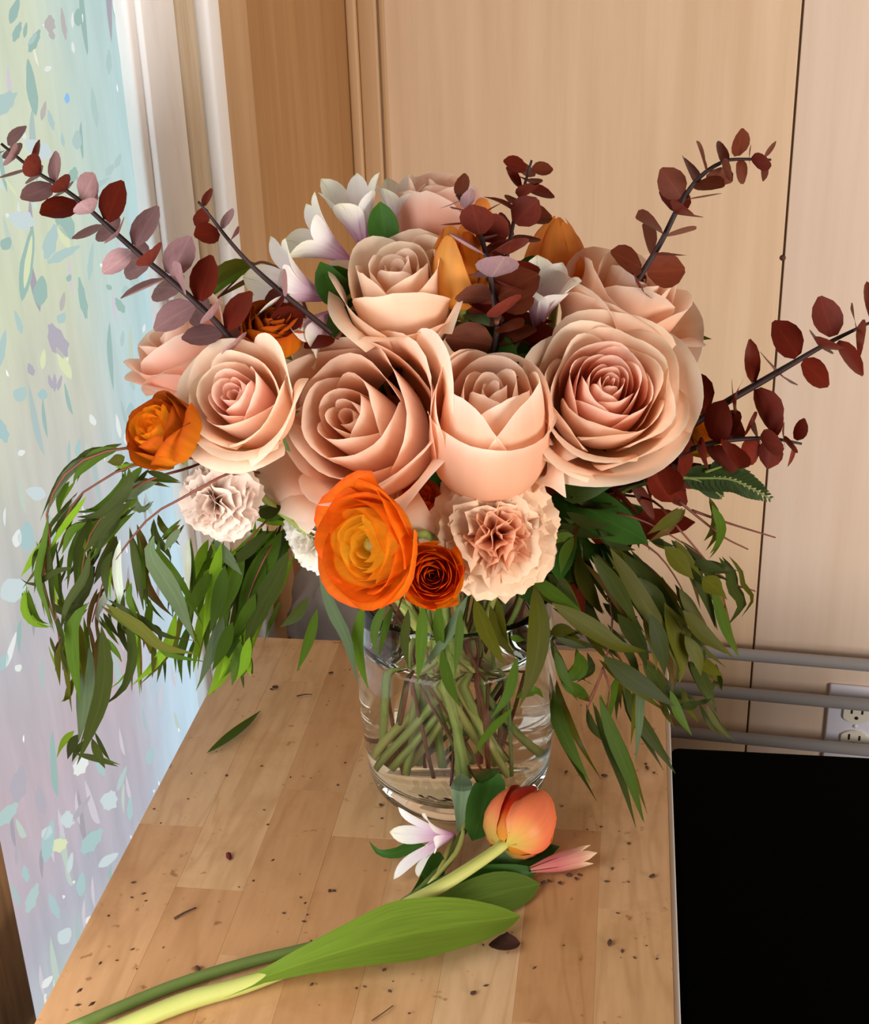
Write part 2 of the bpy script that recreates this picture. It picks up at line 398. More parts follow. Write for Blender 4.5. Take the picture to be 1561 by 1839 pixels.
M_ran_d = petal_mat('ranunculus_petal_amber', [(0.0, srgb(214, 150, 30)), (0.4, srgb(214, 120, 20)), (0.8, srgb(200, 94, 18)), (1.0, srgb(170, 70, 20))], 0.3, vein=0.22)
M_tul = petal_mat('tulip_petal_orange', [(0.0, srgb(240, 204, 80)), (0.2, srgb(250, 176, 70)), (0.6, srgb(255, 182, 92)), (1.0, srgb(254, 168, 80))], 0.5, 0.4, vein=0.10)
M_tul_f = petal_mat('tulip_petal_fallen', [(0.0, srgb(190, 176, 80)), (0.16, srgb(210, 150, 80)), (0.36, srgb(220, 118, 78)), (0.9, srgb(218, 104, 62)), (1.0, srgb(236, 150, 50))], 0.15, 0.35, vein=0.12)
M_tul_r = petal_mat('tulip_petal_red', [(0.0, srgb(220, 150, 50)), (0.3, srgb(196, 50, 24)), (0.9, srgb(186, 34, 20)), (1.0, srgb(226, 120, 30))], 0.2, 0.4, vein=0.12)
M_als = petal_mat('alstroemeria_petal_white', [(0.0, srgb(222, 140, 196)), (0.3, srgb(246, 208, 232)), (0.6, srgb(252, 246, 248)), (0.95, srgb(252, 250, 244)), (1.0, srgb(226, 230, 180))], 0.3, vein=0.05)
M_als_s = petal_mat('alstroemeria_petal_streaked', [(0.0, srgb(214, 140, 190)), (0.35, srgb(246, 212, 232)), (0.65, srgb(252, 246, 240)), (0.95, srgb(248, 246, 226)), (1.0, srgb(220, 222, 160))], 0.3, vein=0.05, streak=srgb(120, 50, 80))
M_als_p = petal_mat('alstroemeria_petal_pink', [(0.0, srgb(206, 130, 116)), (0.4, srgb(200, 112, 110)), (0.75, srgb(206, 146, 126)), (1.0, srgb(226, 200, 156))], 0.3, vein=0.12)
M_stam = plain('stamen', srgb(222, 196, 200), 0.5)
M_anther = plain('dark_anther', srgb(70, 40, 36), 0.7)
M_eye = plain('ranunculus_eye', srgb(126, 96, 14), 0.6, 0.4, 300, bump=0.5)

M_wil = leaf_mat('willow_leaf_green', srgb(64, 86, 24), srgb(74, 94, 38), 0.25, 0.4, srgb(120, 160, 40))
M_wil_d = leaf_mat('willow_leaf_dark', srgb(52, 59, 24), srgb(58, 66, 32), 0.16, 0.4, srgb(90, 110, 40))
M_wil_g = leaf_mat('willow_leaf_greyish', srgb(84, 98, 70), srgb(100, 114, 86), 0.15, 0.4, srgb(120, 140, 80))
M_wil_p = leaf_mat('willow_leaf_pale', srgb(196, 206, 194), srgb(170, 184, 160), 0.25, 0.3, srgb(190, 206, 150))
M_wil_b = leaf_mat('willow_leaf_bright', srgb(124, 162, 40), srgb(130, 164, 56), 0.5, 0.4, srgb(160, 206, 50))
M_wil_o = leaf_mat('willow_leaf_olive', srgb(72, 72, 18), srgb(80, 80, 28), 0.2, 0.4, srgb(130, 130, 40))
M_bro = leaf_mat('willow_leaf_brownish', srgb(96, 76, 36), srgb(104, 86, 50), 0.2, 0.4, srgb(120, 90, 40))
WIL = {'g': M_wil, 'd': M_wil_d, 'y': M_wil_g, 'p': M_wil_p, 'b': M_wil_b, 'o': M_wil_o, 'n': M_bro}
M_euc = leaf_mat('eucalyptus_leaf_wine', srgb(96, 32, 20), srgb(104, 46, 36), 0.12, 0.38, srgb(150, 40, 20))
M_euc_lit = leaf_mat('eucalyptus_leaf_window_lit', srgb(146, 112, 112), srgb(164, 132, 134), 0.15, 0.35, srgb(150, 60, 50))  # mauve puts the cool window light into the leaf colour
M_euc_b = leaf_mat('eucalyptus_leaf_brown', srgb(104, 50, 32), srgb(112, 66, 50), 0.12, 0.38, srgb(140, 50, 24))
M_alsleaf = leaf_mat('alstroemeria_leaf', srgb(52, 86, 32), srgb(96, 122, 84), 0.15, 0.35, srgb(90, 140, 30))
M_alsleaf_p = leaf_mat('alstroemeria_leaf_pale', srgb(156, 180, 140), srgb(150, 174, 134), 0.15, 0.4, srgb(120, 160, 70))
M_tulleaf = leaf_mat('tulip_leaf', srgb(108, 132, 44), srgb(112, 136, 58), 0.2, 0.4, srgb(140, 170, 40), 0.06)
M_tulleaf_d = leaf_mat('tulip_leaf_dark', srgb(84, 104, 40), srgb(96, 116, 60), 0.15, 0.4, srgb(110, 140, 40), 0.06)
M_fern = leaf_mat('fern_leaf', srgb(46, 60, 28), srgb(54, 68, 36), 0.1, 0.5, srgb(60, 80, 30))
M_sepal = leaf_mat('sepal_green', srgb(92, 118, 60), srgb(104, 128, 76), 0.15, 0.5)
M_stem = plain('stem_green', srgb(146, 162, 82), 0.5, 0.2, 60)
M_stem_p = plain('stem_pale', srgb(182, 184, 100), 0.5, 0.12, 60)
M_stem_d = plain('stem_dark_green', srgb(96, 112, 50), 0.5, 0.2, 60)
M_twig = plain('twig_red_brown', srgb(104, 52, 34), 0.55, 0.3, 80)
M_twig_d = plain('twig_dark', srgb(46, 26, 24), 0.6, 0.2, 80)
M_crumb = plain('dark_crumb', srgb(74, 48, 32), 0.9, 0.4, 300)
M_drypet = leaf_mat('dried_petal', srgb(70, 44, 38), srgb(96, 70, 60), 0.0, 0.6)
M_redbit = plain('dried_red_bit', srgb(92, 24, 22), 0.8, 0.3, 200)

# ------------------------------------------------------------------ room shell
TH = math.radians(5.0)
EX = np.array([math.cos(TH), -math.sin(TH), 0]); EY = np.array([math.sin(TH), math.cos(TH), 0])
LWD = EX @ np.array([-.255, .19, 0])                     # left wall plane EX.p = LWD
BWD = EY @ hit(645, 400, EX, LWD)                        # back wall plane EY.p = BWD
def RX(V):                                               # room-local (depth from the left wall, along it, height) to world
    V = np.asarray(V, float)
    return V[:, :1] * EX + V[:, 1:2] * EY + V[:, 2:] * UPV
def along(px, py): return float(EY @ hit(px, py, EX, LWD))
def across(px, py): return float(EX @ hit(px, py, EY, BWD))
def setting(name, lo, hi, mat, bev=0.0, parent=None):
    o = box(name, lo, hi, mat, parent, bev, RX)
    if parent is None: tag(o, kind='structure')
    return o
fl = setting('floor', (-1.2, -2.2, -0.05), (2.4, BWD + .1, 0), M_floor)
a_near = along(0, 1549); a_far = along(212, 0); a_st = along(290, 0); a_gr = along(345, 0); a_sp = along(370, 0); a_tn = along(435, 0)
L0 = LWD; TOP = 2.4
# left wall core behind everything, with the tan boards between window and corner
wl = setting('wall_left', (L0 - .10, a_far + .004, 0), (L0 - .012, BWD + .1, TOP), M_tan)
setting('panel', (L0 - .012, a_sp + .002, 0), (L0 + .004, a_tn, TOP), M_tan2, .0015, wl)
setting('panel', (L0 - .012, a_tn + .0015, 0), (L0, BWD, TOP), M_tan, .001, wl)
# window: pane, far stile with bead, grooved casing, near brown stile
win = bpy.data.objects.new('window_1', None); COL.objects.link(win); win['_w'] = [float(x) for x in (RX([[L0, a_near, 0.0]])[0])]
win.location = win['_w']; tag(win, kind='structure')
zb, zt = 0.22, 2.1
V = RX([[L0 - .004, a_near - .03, zb], [L0 - .004, a_far + .004, zb], [L0 - .004, a_far + .004, zt], [L0 - .004, a_near - .03, zt]])
W_ = a_far - a_near + .034
V2 = np.vstack([V, V - EX * .004])
link('pane', V2, [(3, 2, 1, 0), (4, 5, 6, 7), (0, 1, 5, 4), (1, 2, 6, 5), (2, 3, 7, 6), (3, 0, 4, 7)], M_film, win, smooth=False,
     uvs=np.array([[W_, 0], [0, 0], [0, zt - zb], [W_, zt - zb]] * 2) )
setting('glazing_bead', (L0 - .012, a_far, 0), (L0 + .006, a_far + .0135, TOP), M_white, .003, win)
setting('stile', (L0 - .012, a_far + .015, 0), (L0 + .010, a_st, TOP), M_white, .0015, win)
setting('casing_groove', (L0 - .012, a_st + .0005, 0), (L0 - .002, a_st + .022, TOP), M_cream, .001, win)
setting('casing_board', (L0 - .012, a_st + .022, 0), (L0 + .003, a_gr - .002, TOP), M_cream, .003, win)
setting('shadow_gap', (L0 - .012, a_gr - .002, 0), (L0 - .009, a_gr + .001, TOP), M_dark, 0, win)
setting('casing_strip', (L0 - .012, a_gr + .001, 0), (L0 + .012, a_sp, TOP), M_white, .004, win)
setting('sill', (L0 - .03, a_near - .05, zb - .06), (L0 + .03, a_far, zb), M_white, .004, win)
setting('head', (L0 - .03, a_near - .05, zt), (L0 + .012, a_far, TOP), M_white, .004, win)
setting('brown_stile', (L0 - .03, a_near - .12, 0), (L0 + .006, a_near - .001, TOP), M_brown, .004, win)
# back wall of washed boards with open joints
x_seam = across(1443, 0); x_corner = L0
wb = setting('wall_back', (x_corner - .1, BWD + .0035, 0), (2.4, BWD + .1, TOP), M_joint)
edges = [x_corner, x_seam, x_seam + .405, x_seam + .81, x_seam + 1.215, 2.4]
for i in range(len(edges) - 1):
    setting('panel', (edges[i] + (.0012 if i else 0), BWD, 0), (edges[i + 1] - .0012, BWD + .0035, TOP), M_wall_lit if i else M_wall, .001, wb)
# corner moulding: a slim stepped upright
tr = setting('trim_1', (x_corner, BWD - .012, 0), (x_corner + .012, BWD - .0002, TOP), M_tan2, .003)
setting('moulding_step', (x_corner + .012, BWD - .007, 0), (x_corner + .034, BWD - .0002, TOP), M_tan2, .003, tr)
setting('moulding_bead', (x_corner + .036, BWD - .004, 0), (x_corner + .042, BWD - .0002, TOP), M_tan2, .0015, tr)
for nm, px, py, r in (('nail', 1406, 463, .0035),):
    c = hit(px, py, EY, BWD)
    V, F = lathe_geo([(0.0001, .0016), (r * .7, .0013), (r, .0002), (r, -.002)], (0, 0, 0), 10)
    V = np.array([c + EX * v[0] + UPV * v[1] - EY * v[2] for v in V])
    tag(link('nail_head', V, F, M_nail, None, loc=c), 'small rusty nail head in the dark joint of the pale wall boards', 'nail')

# leaf shapes printed on the film, flush on the glass
def film_print():
    A = lambda x, y: (x / 3.064, y / 3.064); B = lambda x, y: (x / 2.705, 560 + y / 2.705); D = lambda x, y: (x / 2.054, 1340 + y / 2.054)
    cols = {'t': srgb(164, 194, 184), 's': srgb(184, 208, 204), 'm': srgb(194, 188, 184), 'w': srgb(236, 240, 236), 'y': srgb(226, 232, 190),
            'l': srgb(208, 222, 224), 'v': srgb(186, 180, 190), 'c': srgb(176, 204, 204), 'u': srgb(150, 200, 245)}
    L = [(A, 80, 60, 150, 44, 18, 't'), (A, 95, 175, 110, 34, 20, 't'), (A, 140, 165, 90, 20, 8, 't'), (A, 190, 225, 130, 40, 25, 't'), (A, 175, 480, 320, 50, -8, 't'),
         (A, 430, 95, 100, 44, 0, 't'), (A, 275, 130, 90, 50, 0, 'm'), (A, 285, 190, 60, 30, -20, 'm'), (A, 350, 130, 170, 22, -8, 'm'), (A, 400, 110, 90, 14, 0, 'w'),
         (A, 402, 260, 60, 14, -8, 'w'), (A, 600, 340, 130, 26, 0, 's'), (A, 520, 590, 230, 30, -8, 's'), (A, 425, 770, 110, 46, 0, 's'), (A, 650, 885, 80, 26, 20, 's'),
         (A, 605, 935, 70, 32, 35, 's'), (A, 555, 1010, 120, 28, 55, 's'), (A, 180, 215, 80, 24, 35, 's'), (A, 265, 378, 44, 26, 60, 'w'), (A, 370, 540, 60, 26, 0, 'u'),
         (A, 240, 610, 110, 26, 12, 'm'), (A, 20, 570, 90, 150, -50, 's'), (A, 210, 820, 170, 90, -60, 'l'), (A, 280, 660, 110, 24, -15, 's'), (A, 345, 770, 70, 18, -8, 's'),
         (A, 405, 960, 80, 44, 10, 't'), (A, 455, 1000, 100, 34, 15, 't'), (A, 330, 1020, 80, 54, 40, 't'), (A, 120, 1210, 140, 80, -75, 'l'), (A, 35, 1340, 80, 56, 30, 't'),
         (A, 150, 1450, 420, 64, 8, 't'), (A, 155, 1440, 300, 30, 8, 'y'), (A, 225, 1600, 170, 70, 5, 't'), (A, 455, 1640, 220, 34, -10, 't'), (A, 280, 1330, 190, 60, 15, 's'),
         (A, 350, 1400, 190, 44, 62, 's'), (A, 350, 1200, 260, 80, -22, 't'), (A, 350, 1300, 150, 40, -25, 'y'), (A, 100, 1760, 110, 26, -20, 's'), (A, 380, 1530, 44, 26, 20, 't'),
         (A, 600, 1580, 40, 24, -50, 't'), (A, 660, 1680, 90, 34, -30, 't'), (A, 740, 1540, 110, 40, -20, 's'), (A, 695, 1600, 60, 44, -20, 's'), (A, 500, 1440, 200, 24, 6, 's'),
         (A, 560, 1110, 100, 30, 60, 's'), (A, 625, 1060, 70, 16, 0, 's'), (A, 345, 1660, 110, 26, 10, 'm'), (A, 60, 1030, 130, 14, -35, 'y'), (A, 650, 1240, 90, 20, 10, 's'),
         (B, 10, 180, 190, 34, 10, 's'), (B, 280, 140, 170, 70, -25, 'v'), (B, 310, 250, 170, 40, -25, 'y'), (B, 210, 230, 100, 24, 5, 'y'), (B, 150, 280, 60, 28, -20, 'v'),
         (B, 245, 340, 70, 18, -15, 'v'), (B, 265, 345, 80, 18, 0, 'v'), (B, 290, 345, 80, 18, 15, 'v'), (B, 208, 400, 54, 44, 0, 'c'), (B, 595, 130, 80, 18, 4, 's'),
         (B, 575, 555, 120, 18, -10, 'w'), (B, 450, 525, 60, 26, -25, 'w'), (B, 614, 620, 60, 20, -12, 'w'), (B, 635, 480, 80, 36, 0, 'c'), (B, 640, 340, 90, 20, -18, 's'),
         (B, 685, 310, 70, 24, 35, 's'), (B, 175, 880, 100, 60, -75, 'l'), (B, 85, 1100, 90, 40, 10, 'w'), (B, 55, 1640, 180, 24, 16, 'w'), (B, 130, 1090, 150, 70, 0, 'c'),
         (B, 15, 580, 110, 40, -15, 'c'), (B, 100, 400, 80, 60, 30, 's'), (B, 90, 1730, 40, 30, 40, 'w'), (B, 70, 1350, 150, 100, 60, 'l'), (B, 20, 1700, 90, 40, 20, 'c'),
         (B, 700, 80, 40, 12, 10, 'w'), (B, 380, 660, 90, 24, 10, 'c'), (B, 300, 30, 60, 40, 30, 's'), (B, 95, 60, 90, 24, -12, 's'), (B, 105, 685, 40, 26, 60, 'w'),
         (D, 555, 35, 60, 24, 10, 'c'), (D, 220, 365, 60, 40, 60, 'y'), (D, 250, 270, 60, 40, 0, 'l'), (D, 175, 320, 60, 34, 30, 'l'), (D, 340, 350, 110, 44, 40, 'c'),
         (D, 405, 200, 70, 50, 20, 'l'), (D, 300, 510, 90, 30, 5, 'c'), (D, 180, 350, 160, 40, 10, 'c'), (D, 30, 250, 100, 40, 40, 's'), (D, 175, 870, 60, 22, 40, 'w'),
         (D, 330, 640, 40, 20, 40, 'w'), (D, 60, 400, 80, 12, 0, 'v'), (D, 400, 420, 90, 30, 55, 'l'), (D, 240, 700, 70, 44, 30, 'l'), (D, 95, 470, 60, 20, -10, 'c'),
         (D, 450, 120, 100, 16, 20, 's'), (D, 300, 230, 120, 20, 35, 'v'), (D, 150, 200, 110, 36, -10, 'v'), (D, 480, 230, 90, 18, 0, 'c'), (D, 300, 70, 80, 40, 30, 'w'),
         (D, 120, 560, 110, 30, 20, 's'), (D, 200, 590, 90, 24, -20, 'c'), (D, 70, 140, 130, 50, 10, 'v'), (D, 370, 80, 70, 20, -30, 'c'), (D, 260, 430, 80, 18, 10, 'l')]
    by = {}
    for (fn, x, y, ln, w, ang, c) in L:
        cx, cy = fn(x, y); s = 3.064 if fn is A else (2.705 if fn is B else 2.054)
        ln /= s; w /= s; a = math.radians(ang); Vp = []
        jag = rnd.random() < .3
        for k in range(16):
            q = 2 * math.pi * k / 16; yy = math.cos(q); xx = math.sin(q)
            xx = np.sign(xx) * abs(xx) ** 1.5 * (1 + .25 * (yy < 0)); r = 1 + (.18 * (k % 2) if jag else 0)
            u, v = xx * w / 2 * r, yy * ln / 2 * r
            Vp.append((cx + u * math.cos(a) + v * math.sin(a), cy + u * math.sin(a) * 1 - v * math.cos(a)))
        by.setdefault(c, []).append([hit(q[0], q[1], EX, L0 - .0036 + .0001 * (len(by) % 9)) for q in Vp])
    for c, polys in by.items():
        V = np.vstack(polys); F = [list(range(i * 16, i * 16 + 16)) for i in range(len(polys))]
        o = link('leaf_print', V, F, print_mat('film_print_' + c, cols[c], FILM * .97), win, smooth=False)
        tag(o, kind='stuff')
film_print()

# ------------------------------------------------------------------ wall outlet and rails
def outlet():
    cx = across(1487, 1260) + .036; zc = hit(1487, 1300, EY, BWD)[2] + .004
    c = RX([[cx, BWD, zc]])[0]
    t = thing('wall_outlet', 'white double power outlet on the pale board wall behind the grey rails', 'outlet', c)
    f = lambda V: np.asarray(V)[:, :1] * EX - np.asarray(V)[:, 1:2] * EY + np.asarray(V)[:, 2:] * UPV + c
    box('cover_plate', (-.036, .0002, -.058), (.036, .0055, .058), M_plate, t, .0025, f)
    for s in (1, -1):
        q = np.linspace(0, 2 * math.pi, 25)[:-1]
        ring = [(np.clip(.0195 * math.cos(k), -.0172, .0172), .0145 * math.sin(k) + s * .0195) for k in q]
        V = [(x, .005, z) for x, z in ring] + [(x * .94, .0085, (z - s * .0195) * .94 + s * .0195) for x, z in ring]
        n = 24; F = [(k, (k + 1) % n, n + (k + 1) % n, n + k) for k in range(n)] + [list(range(n, 2 * n))]
        rc = link('receptacle', f(V), F, M_recep, t, smooth=False)
        for dx, h in ((-.0064, .0085), (.0064, .007)):
            box('slot', (dx - .0012, .0083, s * .0195 + .0005), (dx + .0012, .0089, s * .0195 + .0005 + h), M_slot, rc, 0, f)
        V, F = lathe_geo([(.0001, .0089), (.0024, .0089), (.0024, .008)], (0, 0, 0), 12)
        link('ground_hole', f([(v[0], v[2], v[1] + s * .0195 - .0055) for v in V]), F, M_slot, rc)
    V, F = lathe_geo([(.0001, .0075), (.002, .0072), (.003, .006), (.003, .005)], (0, 0, 0), 12)
    link('screw', f([(v[0], v[2], v[1]) for v in V]), F, M_plate, t)
outlet()
def rails():
    st = RX([[across(1195, 1303) - .18, BWD - .03, 0]])[0]
    zs = [hit(px, py, EY, BWD - .03)[2] - .008 for px, py in ((1308, 1163.4), (1237, 1227.4), (1195, 1303))]
    t = thing('wall_rack', 'grey metal rack of three level rails on the pale wall behind the table', 'rack', (*st[:2], min(zs) - .12))
    x0 = float(EX @ st); x1 = x0 + 1.0; y = BWD - .03
    for z in zs:
        tube('rail', RX([[x0, y, z], [x0 + .3, y, z], [x1, y, z]]), .0078, M_grey, t, 6, 14)
    for x in (x0, x1):
        tube('upright', RX([[x, y, zs[-1] - .12], [x, y, zs[0] + .03]]), .0095, M_grey, t, 4, 12)
        for z in (zs[0] + .015, zs[-1] - .1):
            tube('bracket', RX([[x, y, z], [x, BWD, z]]), .006, M_grey, t, 3, 10)
rails()

# ------------------------------------------------------------------ made-up black cabinet filling the dark area to the right
def cabinet():
    zt_ = ZT - .20
    b0 = hit(1212, 1338, UPV, zt_); b1 = hit(1480, 1356, UPV, zt_)
    x0 = .166; x1 = .62; y1 = float(b0[1]); y0 = -.62
    t = thing('made_up_cabinet', 'made-up matte black cabinet filling the dark area right of the wooden table', 'cabinet', ((x0 + x1) / 2, (y0 + y1) / 2, 0))
    box('body', (x0 + .006, y0 + .02, .03), (x1 - .006, y1 - .006, zt_ - .02), M_black, t, .004)
    box('top', (x0, y0, zt_ - .02), (x1, y1, zt_), M_black, t, .008)
    for k in range(2):
        xa = x0 + .012 + k * .217
        d = box('door', (xa, y0 + .004, .05), (xa + .211, y0 + .02, zt_ - .03), M_black, t, .003)
        xh = xa + (.19 if k == 0 else .02)
        tube('handle', [(xh, y0 - .012, .32), (xh, y0 - .014, .36), (xh, y0 - .012, .40)], .004, M_black2, d, 6)
    for sx in (x0 + .03, x1 - .03):
        for sy in (y0 + .05, y1 - .04):
            V, F = lathe_geo([(.0001, 0), (.016, 0), (.02, .032), (.0001, .032)], (sx, sy, 0), 14)
            link('foot', V, F, M_black2, t)
cabinet()

# ------------------------------------------------------------------ table
TX0, TX1, TY0, TY1 = -.218, .149, -.46, .190
def table():
    t = thing('kitchen_cart', 'small wooden butcher block table by the window, strewn with plant crumbs', 'table', ((TX0 + TX1) / 2, (TY0 + TY1) / 2, 0))
    n = 8; w = (TX1 - TX0) / n; r = random.Random(5)
    for i in range(n):
        y = TY0
        first = r.uniform(.06, .2); k = 0
        while y < TY1 - 1e-6:
            ln = first if k == 0 else r.uniform(.13, .27)
            y2 = y + ln
            if TY1 - y2 < .05: y2 = TY1
            dz = r.uniform(-.00008, 0)
            V, F = box_geo((TX0 + i * w + .00003, y + .00003, ZT - .032), (TX0 + (i + 1) * w - .00003, y2 - .00003, ZT + dz))
            V = np.array(V)
            # the block's outer corners and edges are eased
            o = link('plank', V, F, M_plank, t, smooth=False)
            m = o.modifiers.new('bevel', 'BEVEL'); m.segments = 2; m.limit_method = 'ANGLE'
            m.width = .00012
            y = y2; k += 1
    for nm, lo, hi in (('apron', (TX0 + .02, TY1 - .035, ZT - .11), (TX1 - .02, TY1 - .02, ZT - .0325)), ('apron', (TX0 + .02, TY0 + .02, ZT - .11), (TX1 - .02, TY0 + .035, ZT - .0325)),
                       ('apron', (TX0 + .02, TY0 + .035, ZT - .11), (TX0 + .035, TY1 - .035, ZT - .0325)), ('apron', (TX1 - .035, TY0 + .035, ZT - .11), (TX1 - .02, TY1 - .035, ZT - .0325))):
        box(nm, lo, hi, M_leg, t, .002)
    for sx in (TX0 + .018, TX1 - .056):
        for sy in (TY0 + .018, TY1 - .056):
            box('leg', (sx, sy, 0), (sx + .038, sy + .038, ZT - .0325), M_leg, t, .003)
    box('edge_strip', (TX1 + .0002, TY0, ZT - .030), (TX1 + .004, TY1 - .002, ZT - .003), M_leg, t, .001)
table()

# grey plastic sack on a carton behind the table
def sack():
    c = hit(600, 1100, np.array([0, 1.0, 0]), .36)
    b = box('cardboard_carton', (c[0] - .06, .27, 0), (c[0] + .15, .45, c[2] - .055), M_carton, None, .003)
    tag(b, 'brown cardboard carton standing on the floor behind the table', 'box')
    nu, nv = 26, 40; rr = np.random.RandomState(3); G = np.zeros((nu, nv, 3))
    ph = rr.uniform(0, 6.28, (6,))
    for i in range(nu):
        for j in range(nv):
            u = i / (nu - 1); q = 2 * math.pi * j / (nv - 1)
            r = math.sin(math.pi * min(1, .08 + u * .92)) ** .5 * (1 + .10 * math.sin(3 * q + ph[0] + 4 * u) + .07 * math.sin(7 * q + ph[1] - 6 * u) + .04 * math.sin(13 * q + 9 * u))
            if i == 0: r = 0
            z = u * .125 + .012 * math.sin(2 * q + ph[2]) * u + .006 * math.sin(9 * q + 14 * u)
            G[i, j] = (c[0] + .045 + .085 * r * math.cos(q), .36 + .07 * r * math.sin(q), c[2] - .0545 + max(0.0, z))
    o = grid('plastic_bag', G, M_bag)
    tag(o, 'crumpled grey plastic bag lying on the carton behind the table', 'bag')
sack()

# ------------------------------------------------------------------ vase and water
VH = 0.158
def vase():
    t = thing('glass_vase', 'clear round glass vase with water holding the bouquet on the table', 'vase', (0, 0, ZT))
    outer = [(.0001, .0005), (.040, .0), (.054, .0025), (.0625, .010), (.0655, .020), (.0665, .032), (.0680, .050), (.0695, .075), (.0695, .098), (.0685, .120), (.0665, .140), (.0655, VH - .004), (.0650, VH - .001)]
    inner = [(.0635, VH), (.0622, VH - .003), (.0630, .140), (.0650, .120), (.0660, .098), (.0660, .075), (.0645, .050), (.0625, .034), (.0580, .0225), (.046, .0165), (.030, .0145), (.0001, .014)]
    V, F = lathe_geo(outer + inner, (0, 0, ZT), 72)
    link('glass', V, F, M_glass, t)
    ov = .0004
    wat = [(.0001, .014 - ov), (.030, .0145 - ov), (.046, .0165 - ov), (.0580 + ov, .0225 - ov), (.0625 + ov, .034), (.0645 + ov, .050), (.0660 + ov, .075), (.0660 + ov, .098), (.0650 + ov, .120), (.0641 + ov, .1292), (.0615, .128), (.0001, .128)]
    V, F = lathe_geo(wat, (0, 0, ZT), 72)
    link('water', V, F, M_water, t)
vase()

# ------------------------------------------------------------------ plant parts
def leaf(name, pts, width, mat, parent=None, normal=None, fold=0.18, n=9, prof='willow', nv=3, roll=0.0, wave=0.0, **k):
    C = spline(pts, n); tg = np.gradient(C, axis=0)
    nrm = TOW * .85 + UPV * .5 if normal is None else np.asarray(normal, float)
    G = np.zeros((n, nv, 3)); t = np.linspace(0, 1, n)
    if prof == 'willow': w = np.sin(math.pi * t ** .78) ** 1.05
    elif prof == 'broad': w = np.sin(math.pi * t ** .9) ** .6
    elif prof == 'spat': w = np.clip(.22 + .9 * t - .1, .12, None) * np.clip(1 - ((t - .58) / .42).clip(0) ** 1.9, 0, 1) ** .8
    elif prof == 'tulip': w = (.20 + .80 * np.clip((t - .12) / .46, 0, 1) ** 1.1) * np.clip(1 - ((t - .55) / .45).clip(0) ** 2.0, 0, 1) ** .75
    else: w = np.sin(math.pi * t)
    w = np.maximum(w, .03) * width / 2
    for i in range(n):
        d = unit(tg[i]); s = unit(np.cross(d, nrm)); up = np.cross(s, d)
        if roll:
            a = roll * (t[i] - .4); s, up = s * math.cos(a) + up * math.sin(a), up * math.cos(a) - s * math.sin(a)
        for j in range(nv):
            q = 2 * j / (nv - 1) - 1
            G[i, j] = C[i] + s * q * w[i] + up * (abs(q) ** 1.3 * w[i] * fold + wave * w[i] * math.sin(9 * t[i] + 2 * q))
    return grid(name, G, mat, parent, **k)

def frame(axis, spin=0.0):
    z = unit(axis); x = unit(np.cross(UPV if abs(z[2]) < .95 else TOW, z)); y = np.cross(z, x)
    c, s = math.cos(spin), math.sin(spin)
    return np.stack([x * c + y * s, -x * s + y * c, z], 1)         # columns

def cup_petal(o, F, phi, R, H, Rt, w, curl, wave, mat, parent, rs, base=.14, pinch=.20, side=.0, nu=9, nv=9, belly=1.2, lean=0.0, tip=0.0, point=.55, wf0=.34):
    """one petal of a cupped bloom: a section of a bellied wall that may roll outwards at its edge"""
    G = np.zeros((nu, nv, 3)); a, b = rs.uniform(0, 6.28, 2)
    p0 = np.array([base * R, 0.0]); p1 = np.array([belly * R, .03 * H]); p2 = np.array([(belly - .12) * R, .62 * H]); p3 = np.array([Rt, H])
    cl = math.cos(lean); sl = math.sin(lean)
    for i in range(nu):
        t = 1 - (1 - i / (nu - 1)) ** 1.45
        for j in range(nv):
            s = 2 * j / (nv - 1) - 1
            te = t * (1 - pinch * abs(s) ** 3.0 + (.02 * math.sin(5 * s + a) + .012 * math.sin(13 * s + 2 * b)) * wave * 8 + tip * (1 - abs(s)) ** 1.5)
            q = 1 - te
            r, z = q ** 3 * p0 + 3 * q * q * te * p1 + 3 * q * te * te * p2 + te ** 3 * p3
            wf = wf0 + (1 - wf0) * math.sin(math.pi / 2 * min(1, t / .5))
            wf *= 1 - .10 * max(0, (t - .8) / .2) ** 2
            k = max(0, (t - .66) / .34); k = k * k * (3 - 2 * k)
            cu = curl * (.5 + point * s * s) * k
            r += cu * R + side * R * s * t * .5
            z -= cu * R * .8 * k
            k2 = max(0, (t - .84) / .16) ** 2
            r += (curl * .55 + .02) * R * k2 * (.7 + .5 * math.sin(2.5 * s + a)); z -= (curl * .75 + .01) * R * k2 * (.7 + .5 * math.sin(2.5 * s + a))
            r += wave * R * math.sin(4.2 * s + b) * t ** 3; z += .8 * wave * R * math.sin(3.1 * s + a + 1) * t ** 4
            an = phi + s * w * wf
            # lean the whole petal outwards about its base
            r2 = base * R + (r - base * R) * cl + z * sl; z2 = z * cl - (r - base * R) * sl
            G[i, j] = o + F @ np.array([r2 * math.cos(an), r2 * math.sin(an), z2])
    return grid('petal', G, mat, parent)

